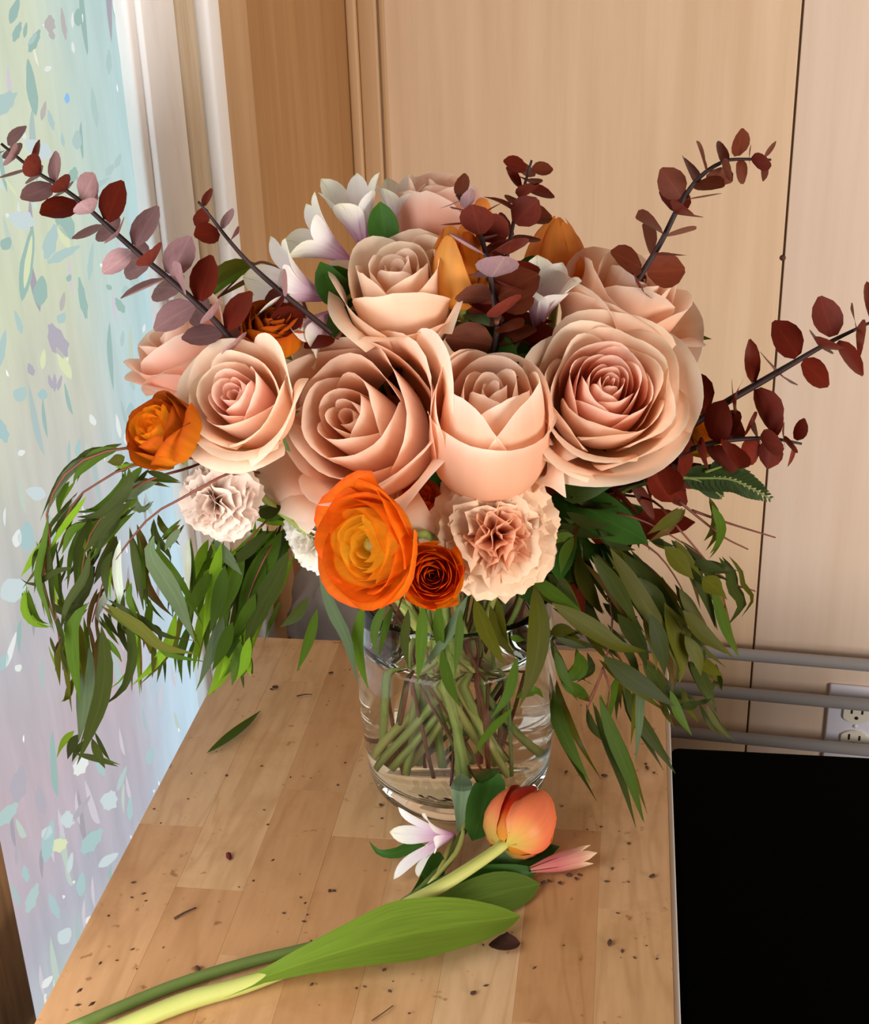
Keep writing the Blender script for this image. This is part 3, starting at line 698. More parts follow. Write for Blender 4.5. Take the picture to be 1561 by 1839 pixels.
VR = random.Random(21)
def stem_to_vase(parent, base, axis, r, mat, name='stem', lead=.035, depth=None):
    r = min(r, .0033) * VR.uniform(.75, 1.05); cr = VR.uniform(-.9, .5); a = VR.uniform(0, 6.28); q = VR.uniform(.2, 1) ** .5
    d = base[:2] / max(.05, np.linalg.norm(base[:2]))
    m = np.array([d[0] * .035 + .018 * math.cos(a), d[1] * .035 + .018 * math.sin(a), ZT + VH + .002])
    m[:2] *= min(1, .050 / max(1e-6, np.linalg.norm(m[:2])))
    b = np.array([cr * d[0] * .036 + .030 * math.cos(a + 2), cr * d[1] * .036 + .030 * math.sin(a + 2), ZT + (.02 if depth is None else depth) + VR.uniform(0, .012)])
    lo = base - unit(axis) * lead
    hi = base + unit(axis) * .001
    mid = m + np.array([0, 0, .03]) + (lo - m) * np.array([.25, .25, .0])
    if lo[2] < ZT + VH + .03:                       # bloom hangs over the rim: the stem arches down to it from inside
        mid = m + np.array([0, 0, .025]) + (lo - m) * np.array([.35, .35, 0]); 
    pts = [hi, lo, mid, m, (m + b) / 2 + np.array([VR.uniform(-.006, .006), VR.uniform(-.006, .006), 0.0]), b]
    return tube(name, pts, [r * .9, r, r * .8, r * .8], mat, parent, 22, 8)
def sepals(parent, o, F, R, H, mat=None, n=5, ln=.55):
    for k in range(n):
        an = 2 * math.pi * k / n + .4; d = np.array([math.cos(an), math.sin(an), 0])
        pts = [o + F @ (d * .04 * R), o + F @ (d * .55 * R * ln * 1.6 + np.array([0, 0, .02 * H])), o + F @ (d * .9 * R * ln * 1.6 + np.array([0, 0, -.05 * H - .1 * H * (k % 2)]))]
        leaf('sepal', pts, R * .34, mat or M_sepal, parent, F @ np.array([0, 0, -1.0]), .2, 6)
    V, Fc = lathe_geo([(.0001, -.14 * R), (.12 * R, -.1 * R), (.18 * R, .02 * R), (.16 * R, .10 * R)], (0, 0, 0), 10)
    link('calyx', np.array([o + F @ np.array(v) for v in V]), Fc, mat or M_sepal, parent)

def rose(label, px, py, off, R, H, axis, N_=20, opn=.5, drop=.12, curl=.14, seed=1, spin=0.0, mat=None, mat_in=None, extra=(), w0=1.9, w1=1.2, wave=.045, inner=.12, hin=.86, sp=1.1, point=.5):
    """R is the half width of the open bloom; extra guard petals are given in multiples of R and H"""
    rs = np.random.RandomState(seed); ax = unit(axis); o = P(px, py, off) - ax * H * .55; F = frame(ax, spin)
    t = thing('rose', label, 'rose', o, 'roses in the bouquet')
    mi = mat_in or mat; S = R / (.70 + opn + .5 * curl)
    for k in range(N_):
        f = k / (N_ - 1)
        Rk = S * (inner + (1 - inner) * f ** sp)
        Hk = H * (hin + (1 - hin) * math.sin(math.pi * min(1, f * 1.1) * .62)) * (1 - drop * f ** 2.5) * rs.uniform(.97, 1.03)
        Rt = Rk * (.70 + opn * f ** 1.1)
        cup_petal(o, F, k * 2.39996 + rs.uniform(-.25, .25), Rk, Hk, Rt, w0 + (w1 - w0) * f ** .6, curl * (.15 + .95 * f ** 1.3) * rs.uniform(.6, 1.4), wave * rs.uniform(.4, 1.5) * (.5 + f),
                  mi if f < .6 else mat, t, rs, base=.10 + .05 * (1 - f), side=.10 * (1 - f) + .06, nu=13, nv=13, wf0=.62, pinch=.13 + .05 * f, point=point * f, tip=.05 * rs.uniform(-.3, 1) * f)
    for e in extra:
        d = dict(R=.72, H=.85, Rt=1.05, w=.95, curl=.2, wave=.03, wf0=.5); d.update(e)
        phi = d.pop('phi') - spin; m_ = d.pop('mat', mat)
        cup_petal(o, F, phi, R * d.pop('R'), H * d.pop('H'), R * d.pop('Rt'), d.pop('w'), d.pop('curl'), d.pop('wave'), m_, t, rs, nu=17, nv=15, **d)
    sepals(t, o, F, S, H)
    stem_to_vase(t, o, ax, .0032, M_stem_p if seed % 2 else M_stem)
    return t

def carnation(label, px, py, off, R, axis, mat, mat_c, N_=46, seed=3, spin=0.0, amax=105, stem=True):
    rs = np.random.RandomState(seed); ax = unit(axis); o = P(px, py, off) - ax * R * .45; F = frame(ax, spin)
    t = thing('carnation', label, 'carnation', o, 'carnations in the bouquet')
    nu, nv = 9, 15
    for k in range(N_):
        f = (k + .5) / N_; al = math.radians(4 + amax * f ** .85); az = k * 2.39996 + rs.uniform(-.3, .3)
        Lk = R * (.86 + .22 * f) * rs.uniform(.93, 1.06); fan = rs.uniform(.6, .9) * (1.0 if f > .3 else .75)
        ph, ph2 = rs.uniform(0, 6.28, 2); nr = rs.uniform(3.0, 6.0); amp = R * (.13 if f < .3 else .13)
        G = np.zeros((nu, nv, 3))
        for i in range(nu):
            tt = i / (nu - 1)
            for j in range(nv):
                s = 2 * j / (nv - 1) - 1
                r = Lk * tt * (1 - .10 * s * s) * (1 - (.025 * ((j % 2) * 2 - 1) + .03 * math.sin(3 * s + ph)) * (tt > .95))
                x = r * math.sin(s * fan) * (.35 + .65 * tt); y = r * math.cos(s * fan)
                z = amp * tt ** 2 * (math.sin(nr * s + ph) + .4 * math.sin(2.1 * nr * s + ph2))
                a = al * (.35 + .65 * tt)
                # (x across, y outwards along the bent rib, z off the petal)
                rr = y * math.sin(a) + z * math.cos(a); zz = y * math.cos(a) - z * math.sin(a)
                G[i, j] = o + F @ np.array([rr * math.cos(az) - x * math.sin(az), rr * math.sin(az) + x * math.cos(az), zz])
        grid('petal', G, mat_c if f < .25 else mat, t)
    V, Fc = lathe_geo([(.0001, -.75 * R), (.20 * R, -.70 * R), (.24 * R, -.3 * R), (.16 * R, .05 * R)], (0, 0, 0), 10)
    link('calyx', np.array([o + F @ np.array(v) for v in V]), Fc, M_sepal, t)
    if stem: stem_to_vase(t, o - ax * R * .6, ax, .003, M_stem)
    return t

def ranunculus(label, px, py, off, R, axis, mat, mat_o, N_=40, seed=5, spin=0.0, opn=.9, eye=.16, hk=.9, stem=True, swirl=1.15, hc=.8, core=None):
    rs = np.random.RandomState(seed); ax = unit(axis); H = R * hk; o = P(px, py, off) - ax * H * .5; F = frame(ax, spin)
    t = thing('ranunculus', label, 'ranunculus', o, 'orange ranunculus in the bouquet')
    for k in range(N_):
        f = k / (N_ - 1)
        Rk = R * (eye + .06 + (.80 - eye) * f ** .9)
        Hk = H * (hc + (1 - hc) * f ** .5) * (1 - .25 * f ** 4)
        Rt = Rk * (.70 + opn * .55 * f ** 1.6)
        cup_petal(o, F, k * 2.39996 + rs.uniform(-.3, .3), Rk, Hk, Rt, swirl * (1 - .25 * f), .06 * f + .02, .040 * rs.uniform(.5, 1.6), core if core and f < .42 else mat if f < .62 else mat_o, t, rs, base=.2, pinch=.16, side=.06, nu=8, nv=9, belly=1.12)
    if eye > 0:
        V, Fc = lathe_geo([(.0001, H * .56), (R * eye * .6, H * .54), (R * eye, H * .42), (R * eye * .9, H * .2), (R * eye * .5, 0)], (0, 0, 0), 14)
        link('eye', np.array([o + F @ np.array(v) for v in V]), Fc, M_eye, t)
    sepals(t, o, F, R, H, ln=.4)
    if stem: stem_to_vase(t, o, ax, .003, M_stem)
    return t

def tulip_bloom(t, o, F, R, H, mats, seed=2, Rt=.42):
    rs = np.random.RandomState(seed)
    for k in range(6):
        inner = k < 3
        cup_petal(o, F, k * 2 * math.pi / 3 + (math.pi / 3 if inner else 0) + rs.uniform(-.1, .1), R * (.92 if inner else 1.0), H * (1.0 if inner else .97), R * Rt * (.8 if inner else 1), .98, .0, .012, mats[k % len(mats)], t, rs,
                  base=.12, pinch=.42, side=.12, nu=10, nv=9, belly=1.38)
def tulip(label, px, py, off, R, H, axis, mats, spin=0.0, seed=2, Rt=.42):
    ax = unit(axis); o = P(px, py, off) - ax * H * .5; F = frame(ax, spin)
    t = thing('tulip', label, 'tulip', o)
    tulip_bloom(t, o, F, R, H, mats, seed, Rt)
    stem_to_vase(t, o, ax, .0035, M_stem)
    return t

def blossom(parent, o, axis, L, W, opn, spin, mats, seed=1, n=6, stam=True):
    """one funnel flower of an alstroemeria: six petals, a few stamens"""
    rs = np.random.RandomState(seed); F = frame(axis, spin)
    b = bpy.data.objects.new('blossom', None); COL.objects.link(b); b.parent = parent
    b.location = np.asarray(o) - np.array(parent['_w']); b['_w'] = [float(x) for x in o]; b.empty_display_size = .01
    for k in range(n):
        an = 2 * math.pi * k / n + rs.uniform(-.15, .15); ra = np.array([math.cos(an), math.sin(an), 0]); z = np.array([0, 0, 1.0])
        l = L * rs.uniform(.9, 1.08); op = opn * rs.uniform(.8, 1.2)
        pts = [o + F @ (ra * .04 * l), o + F @ (ra * (.12 + .10 * op) * l + z * .38 * l), o + F @ (ra * (.20 + .34 * op) * l + z * .72 * l), o + F @ (ra * (.24 + .66 * op) * l + z * (1.0 - .16 * op) * l)]
        leaf('petal', pts, W * 1.35 * (1 if k % 2 else .78), mats[k % len(mats)], b, F @ (-ra + z * .35), .28, 15, 'spat', 5, roll=rs.uniform(-.3, .3))
    if stam:
        for k in range(3):
            an = rs.uniform(0, 6.28); ra = np.array([math.cos(an), math.sin(an), 0])
            tube('stamen', [o, o + F @ (ra * .05 * L + np.array([0, 0, .4 * L])), o + F @ (ra * .16 * L + np.array([0, 0, .68 * L]))], .0006, M_stam, b, 6, 5)
    return b

# ------------------------------------------------------------------ bouquet: roses
rose('blush rose standing highest of the roses, cupped, below the white lilies', 720, 536, .03, .037, .068, vec(-.08, .93, .36), 18, .5, .06, .10, 11, .4, M_rose_cream, M_rose, sp=1.25,
     extra=(dict(phi=-1.3, Rt=.98, H=.66, w=1.15, curl=.16), dict(phi=-2.7, Rt=1.05, H=.76, w=.9, curl=.2), dict(phi=.2, Rt=1.05, H=.78, w=.9, curl=.2), dict(phi=.9, Rt=.8, H=.98, w=.8, curl=.1)))
rose('pink rose tucked at the back top, between white lilies and orange tulip', 792, 404, -.03, .027, .066, vec(.10, .98, .0), 14, .25, .02, .06, 12, 1.0, M_rose_pink)
rose('blush rose leaning right at the back, beneath the upright orange tulip', 1115, 562, -.01, .044, .078, vec(.36, .88, .16), 18, .55, .10, .14, 13, .2, M_rose, sp=1.2,
     extra=(dict(phi=-.6, Rt=1.08, H=.8, w=1.0, curl=.3), dict(phi=-2.0, Rt=1.05, H=.82, w=1.0, curl=.25), dict(phi=2.6, Rt=1.0, H=.9, w=.9, curl=.2)))
rose('largest wide open blush rose at the right with a crowded pink heart', 1085, 712, .06, .051, .066, vec(.06, .66, .76), 34, .55, .22, .12, 14, 0, M_rose_cream, M_rose_pink, inner=.08, hin=.95, w0=1.35, w1=.95, sp=.95, wave=.045,
     extra=(dict(phi=-1.2, R=.78, Rt=1.02, H=.74, w=1.1, curl=.14), dict(phi=-2.5, R=.78, Rt=1.0, H=.76, w=1.0, curl=.14), dict(phi=.1, R=.76, Rt=1.0, H=.78, w=.9, curl=.16)))
rose('narrow goblet shaped blush rose between the two biggest roses', 880, 768, .08, .0285, .080, vec(.04, .93, .37), 12, .08, .0, .05, 15, .8, M_rose, M_rose, inner=.16, hin=.95, sp=1.1, w1=1.3,
     extra=(dict(phi=.75, R=1.18, H=.98, Rt=1.0, w=1.25, curl=.10, pinch=.12), dict(phi=2.5, R=1.18, H=1.04, Rt=1.0, w=1.25, curl=.10, pinch=.12), dict(phi=-1.62, R=1.24, H=.80, Rt=1.06, w=1.65, curl=.16, pinch=-.06, wf0=.85), dict(phi=-.25, R=1.28, H=.52, Rt=1.26, w=.5, curl=.45, point=.2)))
rose('large open blush rose in the middle, above the biggest orange ranunculus', 652, 765, .058, .053, .084, vec(-.34, .58, .74), 17, .45, .06, .10, 16, .5, M_rose, M_rose, inner=.12, hin=.84, sp=1.25, w0=1.8, w1=1.25,
     extra=(dict(phi=-1.75, R=.8, H=.74, Rt=1.10, w=1.05, curl=.30, point=.8), dict(phi=-.7, R=.8, H=.80, Rt=1.04, w=1.05, curl=.28, point=.8), dict(phi=.55, R=.84, H=1.04, Rt=1.34, w=.55, curl=.04, pinch=.16), dict(phi=-2.75, R=.78, H=.80, Rt=1.06, w=.85, curl=.3, point=.8), dict(phi=1.6, R=.76, H=.92, Rt=.80, w=1.15, curl=.08), dict(phi=2.5, R=.76, H=.92, Rt=.92, w=.9, curl=.2)))
rose('pale pink rose with a tight rosy heart, left of the large middle rose', 440, 725, .09, .034, .056, vec(-.28, .66, .70), 18, .55, .10, .14, 17, 1.4, M_rose_cream, M_rose_pink, inner=.14, hin=.84, sp=1.2,
     extra=(dict(phi=-1.7, Rt=1.08, H=.8, w=1.1, curl=.24), dict(phi=-.4, Rt=1.08, H=.88, w=1.0, curl=.2), dict(phi=.9, Rt=1.06, H=1.0, w=.75, curl=.06), dict(phi=2.6, Rt=1.02, H=.84, w=1.0, curl=.2)))
rose('pink rose at the far left, nearest the window, partly behind another rose', 345, 640, .02, .034, .062, vec(-.50, .84, .1), 16, .4, .06, .1, 18, .2, M_rose_pink, sp=1.2,
     extra=(dict(phi=-1.6, Rt=1.05, H=.85, w=1.1, curl=.25), dict(phi=2.8, Rt=1.05, H=.85, w=.95, curl=.3), dict(phi=-.4, Rt=1.0, H=.85, w=.95, curl=.2)))
rose('pale rose sunk behind the gap between the left rose and the middle rose', 530, 745, .03, .030, .066, vec(.1, .92, .36), 14, .4, .06, .1, 19, .2, M_rose)

# carnations
carnation('peach carnation in front of the vase, right of the orange ranunculus', 892, 965, .10, .0385, vec(.08, .36, .92), M_carn, M_carn_c, 58, 3)
carnation('faded pinkish carnation at the lower left, beneath the pale pink rose', 378, 905, .10, .025, vec(-.45, .10, .75), M_carn_d, M_carn_d, 44, 4)
carnation('small white carnation half hidden behind the biggest orange ranunculus', 566, 975, .06, .024, vec(-.35, .0, .9), M_carn_w, M_carn_w, 40, 6)

# ranunculus
ranunculus('biggest orange ranunculus, facing front above the vase rim', 664, 978, .130, .037, vec(-.68, .26, .70), M_ran_y, M_ran, 36, 5, 0, .95, .15, hc=.6, core=M_ran_core)
ranunculus('smaller tight orange ranunculus beside the peach carnation', 776, 1032, .128, .0235, vec(.05, .40, .9), M_ran, M_ran, 34, 6, 1, .35, .0, .95)
ranunculus('orange ranunculus at the far left, beneath the pink rose by the window', 292, 775, .11, .0265, vec(-.5, .62, .5), M_ran_y, M_ran_d, 30, 7, 0, .4, .0, 1.25)
ranunculus('amber ranunculus behind the pale pink rose, crossed by a dark twig', 490, 590, .05, .025, vec(.1, .9, .35), M_ran_d, M_ran_d, 26, 8, 0, .3, .0, 1.2)
ranunculus('golden ranunculus at the right edge, among wine red leaves', 1255, 775, .0, .022, vec(.6, .7, .2), M_ran_y, M_ran_y, 22, 9, 0, .4, .0, 1.2)
ranunculus('orange ranunculus mostly hidden behind the biggest one', 752, 905, .07, .018, vec(.3, .8, .4), M_ran, M_ran, 18, 10, 0, .5, .0, 1.4)

# tulips in the bouquet
tulip('upright orange tulip at the back right, tallest of the orange flowers', 998, 455, -.04, .0195, .048, vec(.06, .98, .1), [M_tul], .2, 2, .22)
tulip('dusky orange tulip beside the highest blush rose', 826, 482, .03, .0165, .050, vec(-.02, .98, .1), [M_ran_d, M_tul], 1.0, 4, .6)
tulip('orange tulip peeking out behind the wine red twig at the top', 836, 400, -.03, .0150, .034, vec(-.1, .9, .1), [M_tul], .5, 5, .9)

# alstroemeria
def alstro(label, spec, base, leaves=(), mats=(M_als, M_als_s), name='alstroemeria'):
    b = np.array(base); t = thing(name, label, 'alstroemeria', b)
    ends = []
    for (px, py, off, ax, L, W, opn, spin, sd) in spec:
        ax = unit(ax); o = P(px, py, off); blossom(t, o, ax, L, W, opn, spin, mats, sd); ends.append((o, ax))
        tube('flower_stalk', [o + ax * .002, o - ax * .02, b], .0016, M_stem, t, 8, 6)
    for (pts, w, m) in leaves:
        leaf('leaf', [P(*q) for q in pts], w, m, t, TOW + .6 * UPV + RGT * rnd.uniform(-.5, .5), .2, 9, 'broad', 5)
    stem_to_vase(t, b, UPV, .003, M_stem)
    return t
alstro('white alstroemeria with pink throats at the very top of the bouquet', [
    (655, 450, -.02, vec(-.16, .95, .15), .045, .020, .34, .3, 1), (712, 425, -.03, vec(.10, .97, .1), .038, .017, .36, .0, 2), (630, 470, .0, vec(-.75, .6, .2), .042, .019, .5, .5, 3)],
    P(680, 520, -.02), [([(690, 450, 0), (690, 410, .0), (683, 362, .0)], .020, M_alsleaf), ([(735, 440, -.03), (738, 410, -.03), (742, 385, -.03)], .012, M_alsleaf), ([(640, 540, .02), (600, 520, .03), (575, 470, .03)], .020, M_alsleaf), ([(650, 510, .02), (618, 510, .02), (590, 478, .03)], .018, M_alsleaf)])
alstro('white alstroemeria opening leftwards, lower of the two at the top left', [
    (588, 535, .02, vec(-.85, .42, .3), .046, .021, .5, .2, 4), (598, 560, .03, vec(-.6, -.35, .5), .036, .022, .5, .9, 5)],
    P(640, 575, .0), [([(640, 560, .03), (615, 585, .04), (590, 600, .045)], .024, M_alsleaf), ([(650, 600, .0), (640, 560, .0), (625, 530, .01)], .020, M_alsleaf), ([(640, 640, .0), (610, 620, .02), (590, 580, .03)], .022, M_alsleaf)])
alstro('white alstroemeria petals between the upright tulip and the right roses', [
    (965, 590, .01, vec(.12, .93, .3), .042, .024, .35, .5, 6)], P(965, 640, .0), [([(950, 520, .0), (955, 490, .0), (972, 460, .0)], .020, M_alsleaf)])

# ------------------------------------------------------------------ eucalyptus twigs
def round_leaf(parent, base, d, nrm, L, mat, seed):
    rs = np.random.RandomState(seed); n, nv = 6, 5; t = np.linspace(0, 1, n)
    d = unit(d); s = unit(np.cross(d, nrm)); up = np.cross(s, d); wd_ = L * rs.uniform(.82, .98)
    G = np.zeros((n, nv, 3)); cup = rs.uniform(.05, .28); bend = rs.uniform(-.18, .18)
    for i in range(n):
        w = wd_ / 2 * max(.06, (math.sin(math.pi * min(1, t[i] * .96 + .03)) ** .55)) * (1.06 - .16 * t[i])
        for j in range(nv):
            q = 2 * j / (nv - 1) - 1
            G[i, j] = base + d * L * (t[i] + .03) + s * q * w + up * (cup * w * q * q + bend * L * t[i] ** 2)
    grid('leaf', G, mat, parent)
def eucalyptus(label, pts, l0, l1, sp, mats, seed, twist=0.0, keep=1.0, stem_r=.0017, tail=True, fwd=.35, bare=(), face=.45):
    rs = np.random.RandomState(seed)
    Q = [P(*q) for q in pts]
    C = spline(Q, 80); ln = np.concatenate([[0], np.cumsum(np.linalg.norm(np.diff(C, axis=0), axis=1))])
    t = thing('eucalyptus_twig', label, 'eucalyptus', C[-1], 'eucalyptus twigs in the bouquet')
    tube('twig', C[::4], [.0008, stem_r, stem_r * 1.2], M_twig_d, t, 26, 6)
    s = .004; k = 0
    while s < ln[-1]:
        f = s / ln[-1]; i = min(78, int(np.searchsorted(ln, s))); d = -unit(C[i + 1] - C[i]); p = C[i]      # towards the tip
        a = unit(np.cross(d, TOW + .4 * UPV)); b = np.cross(d, a)
        ang = twist + (math.pi / 2) * (k % 2) + rs.uniform(-.3, .3)
        L = 1.15 * (l0 + (l1 - l0) * min(1, f * 1.7) ** .8)
        for sg in (1, -1):
            if rs.rand() > keep or any(x0 < f < x1 for x0, x1 in bare): continue
            r = (a * math.cos(ang) + b * math.sin(ang)) * sg
            dd = unit(r + d * (fwd + rs.uniform(-.2, .3))); nn = unit((d - r * fwd) * (1 - face) + (TOW + .4 * UPV) * face * (1 if rs.rand() < .75 else -1) + .22 * rs.normal(size=3))
            round_leaf(t, p + dd * .0015, dd, nn, L * rs.uniform(.85, 1.12), mats[rs.randint(len(mats))], seed * 100 + k * 2 + (sg > 0))
        s += .72 * sp * (.7 + .5 * min(1, f * 2)) * rs.uniform(.9, 1.1); k += 1
    if tail: 
        ax = unit(.5 * unit(C[-3] - C[-1]) + TOW); stem_to_vase(t, C[-1], ax, .0018, M_twig, 'stem')
    return t
eucalyptus('long mauve eucalyptus twig reaching up left across the window', [(2, 258, .07), (60, 305, .07), (130, 350, .07), (200, 412, .07), (260, 465, .07), (320, 515, .07), (385, 575, .07), (440, 640, .07)], .012, .021, .0130, [M_euc_lit, M_euc_lit, M_euc_lit, M_euc], 1, .1)
eucalyptus('sparse eucalyptus twig, half bare, against the white window frame', [(356, 362, .05), (376, 386, .05), (410, 430, .05), (450, 475, .05), (500, 520, .05), (555, 565, .05), (607, 607, .05)], .010, .017, .014, [M_euc_lit, M_euc, M_euc], 2, .6, .62, .0016, bare=((.26, .47),))
eucalyptus('upright wine red eucalyptus twig above the middle, tallest there', [(955, 288, .0), (940, 340, .0), (926, 385, .01), (916, 430, .02), (905, 490, .03), (895, 560, .035), (890, 620, .04), (882, 690, .04)], .012, .022, .0125, [M_euc, M_euc, M_euc_b], 3, .3, fwd=.2)
eucalyptus('short mauve brown eucalyptus twig leaning left beside the upright one', [(820, 350, .03), (840, 378, .03), (862, 420, .04), (876, 470, .05), (886, 530, .05), (892, 580, .05)], .010, .022, .0145, [M_euc_lit, M_euc, M_euc_b], 4, .2)
eucalyptus('brown eucalyptus twig arching up right before the pale wall', [(1385, 287, .0), (1340, 286, .0), (1300, 290, .0), (1255, 320, .0), (1220, 370, .0), (1190, 430, .0), (1160, 480, .0), (1128, 530, .0)], .009, .020, .0145, [M_euc_b, M_euc_b, M_euc], 5, .5)
eucalyptus('wine red eucalyptus twig running out to the right picture edge', [(1580, 572, .03), (1540, 590, .03), (1480, 620, .03), (1420, 655, .03), (1360, 690, .03), (1300, 725, .03), (1240, 765, .03), (1180, 800, .03)], .020, .023, .0190, [M_euc], 6, .2, fwd=.1, stem_r=.0022)
eucalyptus('shorter wine red eucalyptus twig low at the right, crowded with leaves', [(1440, 797, .04), (1390, 788, .04), (1340, 788, .04), (1280, 795, .04), (1220, 815, .04), (1150, 845, .04)], .012, .023, .0125, [M_euc], 7, .5, fwd=.1)
eucalyptus('dark eucalyptus twig in the shade beneath the largest right rose', [(1230, 835, .02), (1180, 855, .02), (1120, 875, .02), (1060, 890, .02), (1010, 920, .02)], .018, .024, .013, [M_euc], 8, .4)

# ------------------------------------------------------------------ willow eucalyptus foliage
def willow(items, fn, sc, stems, labels, off, jit, seed, zmin=None, dens=.8, back='ddg', wf=1.2, comp=2):
    """items: (points in crop pixels, width in crop pixels, tone); leaves are shared out among the stems"""
    rs = np.random.RandomState(seed)
    things = []
    for s, lab in zip(stems, labels):
        q = [P(*fn(*p), off - (.075, .025)[i] if i < 2 else off) for i, p in enumerate(s)]
        t = thing('willow_branch', lab, 'foliage', q[0], 'willow leaved branches in the bouquet')
        tube('twig', q, [.0010, .0008, .0004], M_twig, t, 18, 5)
        ax = unit(q[0] - q[1]); 
        stem_to_vase(t, q[0], -ax, .0013, M_twig, 'stem')
        things.append((t, np.array([p for p in s], float)))
    for k, (pts, w, tone) in enumerate(items):
        o = off + rs.uniform(-jit, jit)
        c = np.array(pts[0], float)
        d = [np.min(np.linalg.norm(s - c, axis=1)) for _, s in things]
        t = things[int(np.argmin(d))][0]
        oo = np.linspace(0, 1, len(pts)) * rs.uniform(-.012, .012)
        W3 = [P(*fn(*p), o + oo[i], zmin) for i, p in enumerate(pts)]
        dep = np.dot(CC - W3[0], CR[:, 2])
        leaf('leaf', W3, w / sc * dep / FPX * wf, WIL[tone], t, TOW * .8 + UPV * .45 + RGT * rs.uniform(-.5, .5), rs.uniform(.05, .25), 9, 'willow', 3, roll=rs.uniform(-.4, .4))
        # narrower leaves of the same spray hanging just behind
        for c_ in range(comp):
            if rs.rand() > dens: continue
            j = rs.normal(size=2) * 30; bend = rs.normal(size=2) * 26; n_ = len(pts); a0 = np.array(pts[0], float); st = rs.uniform(.85, 1.12)
            W4 = [P(*fn(*(a0 + (np.array(p) - a0) * st + j * (1, .9) + bend * (i / n_))), o - .008 - .018 * rs.rand() + oo[i], zmin) for i, p in enumerate(pts)]
            leaf('leaf', W4, max(22, min(46, w * rs.uniform(.45, .8))) / sc * dep / FPX * 1.1, WIL[back[rs.randint(len(back))]], t, TOW * .8 + UPV * .45 + RGT * rs.uniform(-.6, .6), rs.uniform(.05, .25), 9, 'willow', 3, roll=rs.uniform(-.5, .5))
    return things
L7 = lambda x, y: (x / 2.966, 780 + y / 2.966)
left_items = [
 ([(560,120),(430,150),(330,250),(250,420)],42,'y'),([(640,75),(520,110),(420,200),(390,260)],60,'g'),([(665,118),(620,140),(572,148)],56,'o'),([(685,180),(690,250),(620,360),(520,430),(410,440)],64,'d'),
 ([(760,170),(700,240),(640,330)],42,'g'),([(780,195),(860,220),(950,245)],32,'d'),([(840,255),(730,285),(700,345),(760,405),(818,355)],62,'y'),([(700,360),(620,420),(540,510),(440,640)],62,'d'),
 ([(700,400),(600,470),(540,560),(500,680)],52,'y'),([(500,430),(450,520),(410,640),(400,820)],46,'d'),([(460,470),(380,520),(330,640)],42,'g'),([(370,250),(320,340),(310,430)],42,'g'),
 ([(460,330),(410,400),(320,520),(250,640)],36,'b'),([(400,330),(340,420),(300,560)],36,'p'),([(240,560),(190,640),(110,760)],38,'b'),([(260,430),(230,600),(200,760),(240,900),(290,1060)],38,'g'),
 ([(430,680),(480,700),(450,830),(370,960),(340,1090)],58,'d'),([(390,710),(300,730),(180,800),(110,770)],30,'d'),([(130,830),(130,940),(180,1010),(260,1030)],36,'b'),([(150,830),(170,920),(210,990),(260,1010)],28,'g'),
 ([(290,900),(320,930),(380,930),(440,900)],52,'d'),([(620,540),(600,620),(540,720),(500,800)],52,'d'),([(640,560),(620,700),(640,860),(665,1000)],48,'p'),([(690,520),(720,640),(740,760),(765,940)],50,'d'),
 ([(730,480),(770,620),(760,760),(830,880),(920,970)],62,'n'),([(820,450),(830,540),(900,640),(910,680)],46,'d'),([(820,540),(800,640),(870,760),(940,880),(1040,1110)],92,'y'),([(960,500),(900,580),(880,620)],42,'y'),
 ([(700,790),(690,880),(740,1000)],38,'g'),([(600,810),(520,950),(540,1020)],46,'p'),([(470,900),(390,1010),(390,1200),(430,1440)],78,'g'),([(480,1130),(460,1300),(440,1500),(420,1640)],82,'y'),
 ([(540,1020),(560,1200),(540,1400),(490,1560),(410,1760)],84,'d'),([(680,930),(700,1050),(710,1200),(660,1350),(560,1440)],64,'d'),([(560,900),(640,960),(760,1040),(860,1130),(1050,1170)],60,'o'),([(740,1050),(790,1100),(800,1170)],46,'o'),
 ([(800,880),(790,980),(790,1090)],40,'g'),([(560,1080),(620,1160),(650,1210)],32,'g'),([(550,950),(590,1020),(640,1090)],28,'d'),([(330,1100),(310,1200),(320,1340)],36,'o'),
 ([(300,980),(330,1080),(325,1140)],36,'d'),([(390,1300),(360,1400),(340,1420)],36,'o'),([(430,1600),(380,1660),(360,1730)],54,'d'),([(490,1620),(530,1720),(560,1780)],42,'d'),
 ([(400,1700),(520,1730),(630,1770)],30,'d'),([(940,940),(900,1100),(820,1230),(700,1340)],50,'b'),([(740,1030),(740,1200),(745,1400)],26,'b'),([(820,1100),(820,1200),(810,1300)],26,'o'),
 ([(520,820),(480,960),(470,1100)],30,'n'),([(250,560),(270,720),(280,900),(300,1000)],32,'d'),([(340,640),(300,760),(330,880),(380,960)],32,'g'),([(600,620),(560,720),(570,880)],46,'d'),
 ([(420,560),(440,700),(390,830)],40,'g'),([(560,420),(480,520),(470,640)],38,'g'),([(650,420),(560,540),(520,640)],50,'d'),([(320,1130),(350,1230),(360,1280)],22,'d'),([(480,620),(450,760),(360,900),(320,1060)],44,'d'),
 ([(640,900),(650,980),(690,1090)],52,'d'),([(300,560),(270,640),(250,760)],26,'g'),([(420,1000),(440,1150),(450,1300)],46,'o'),([(520,1080),(510,1250),(500,1430)],52,'n'),([(230,640),(200,700),(190,800)],24,'g')]
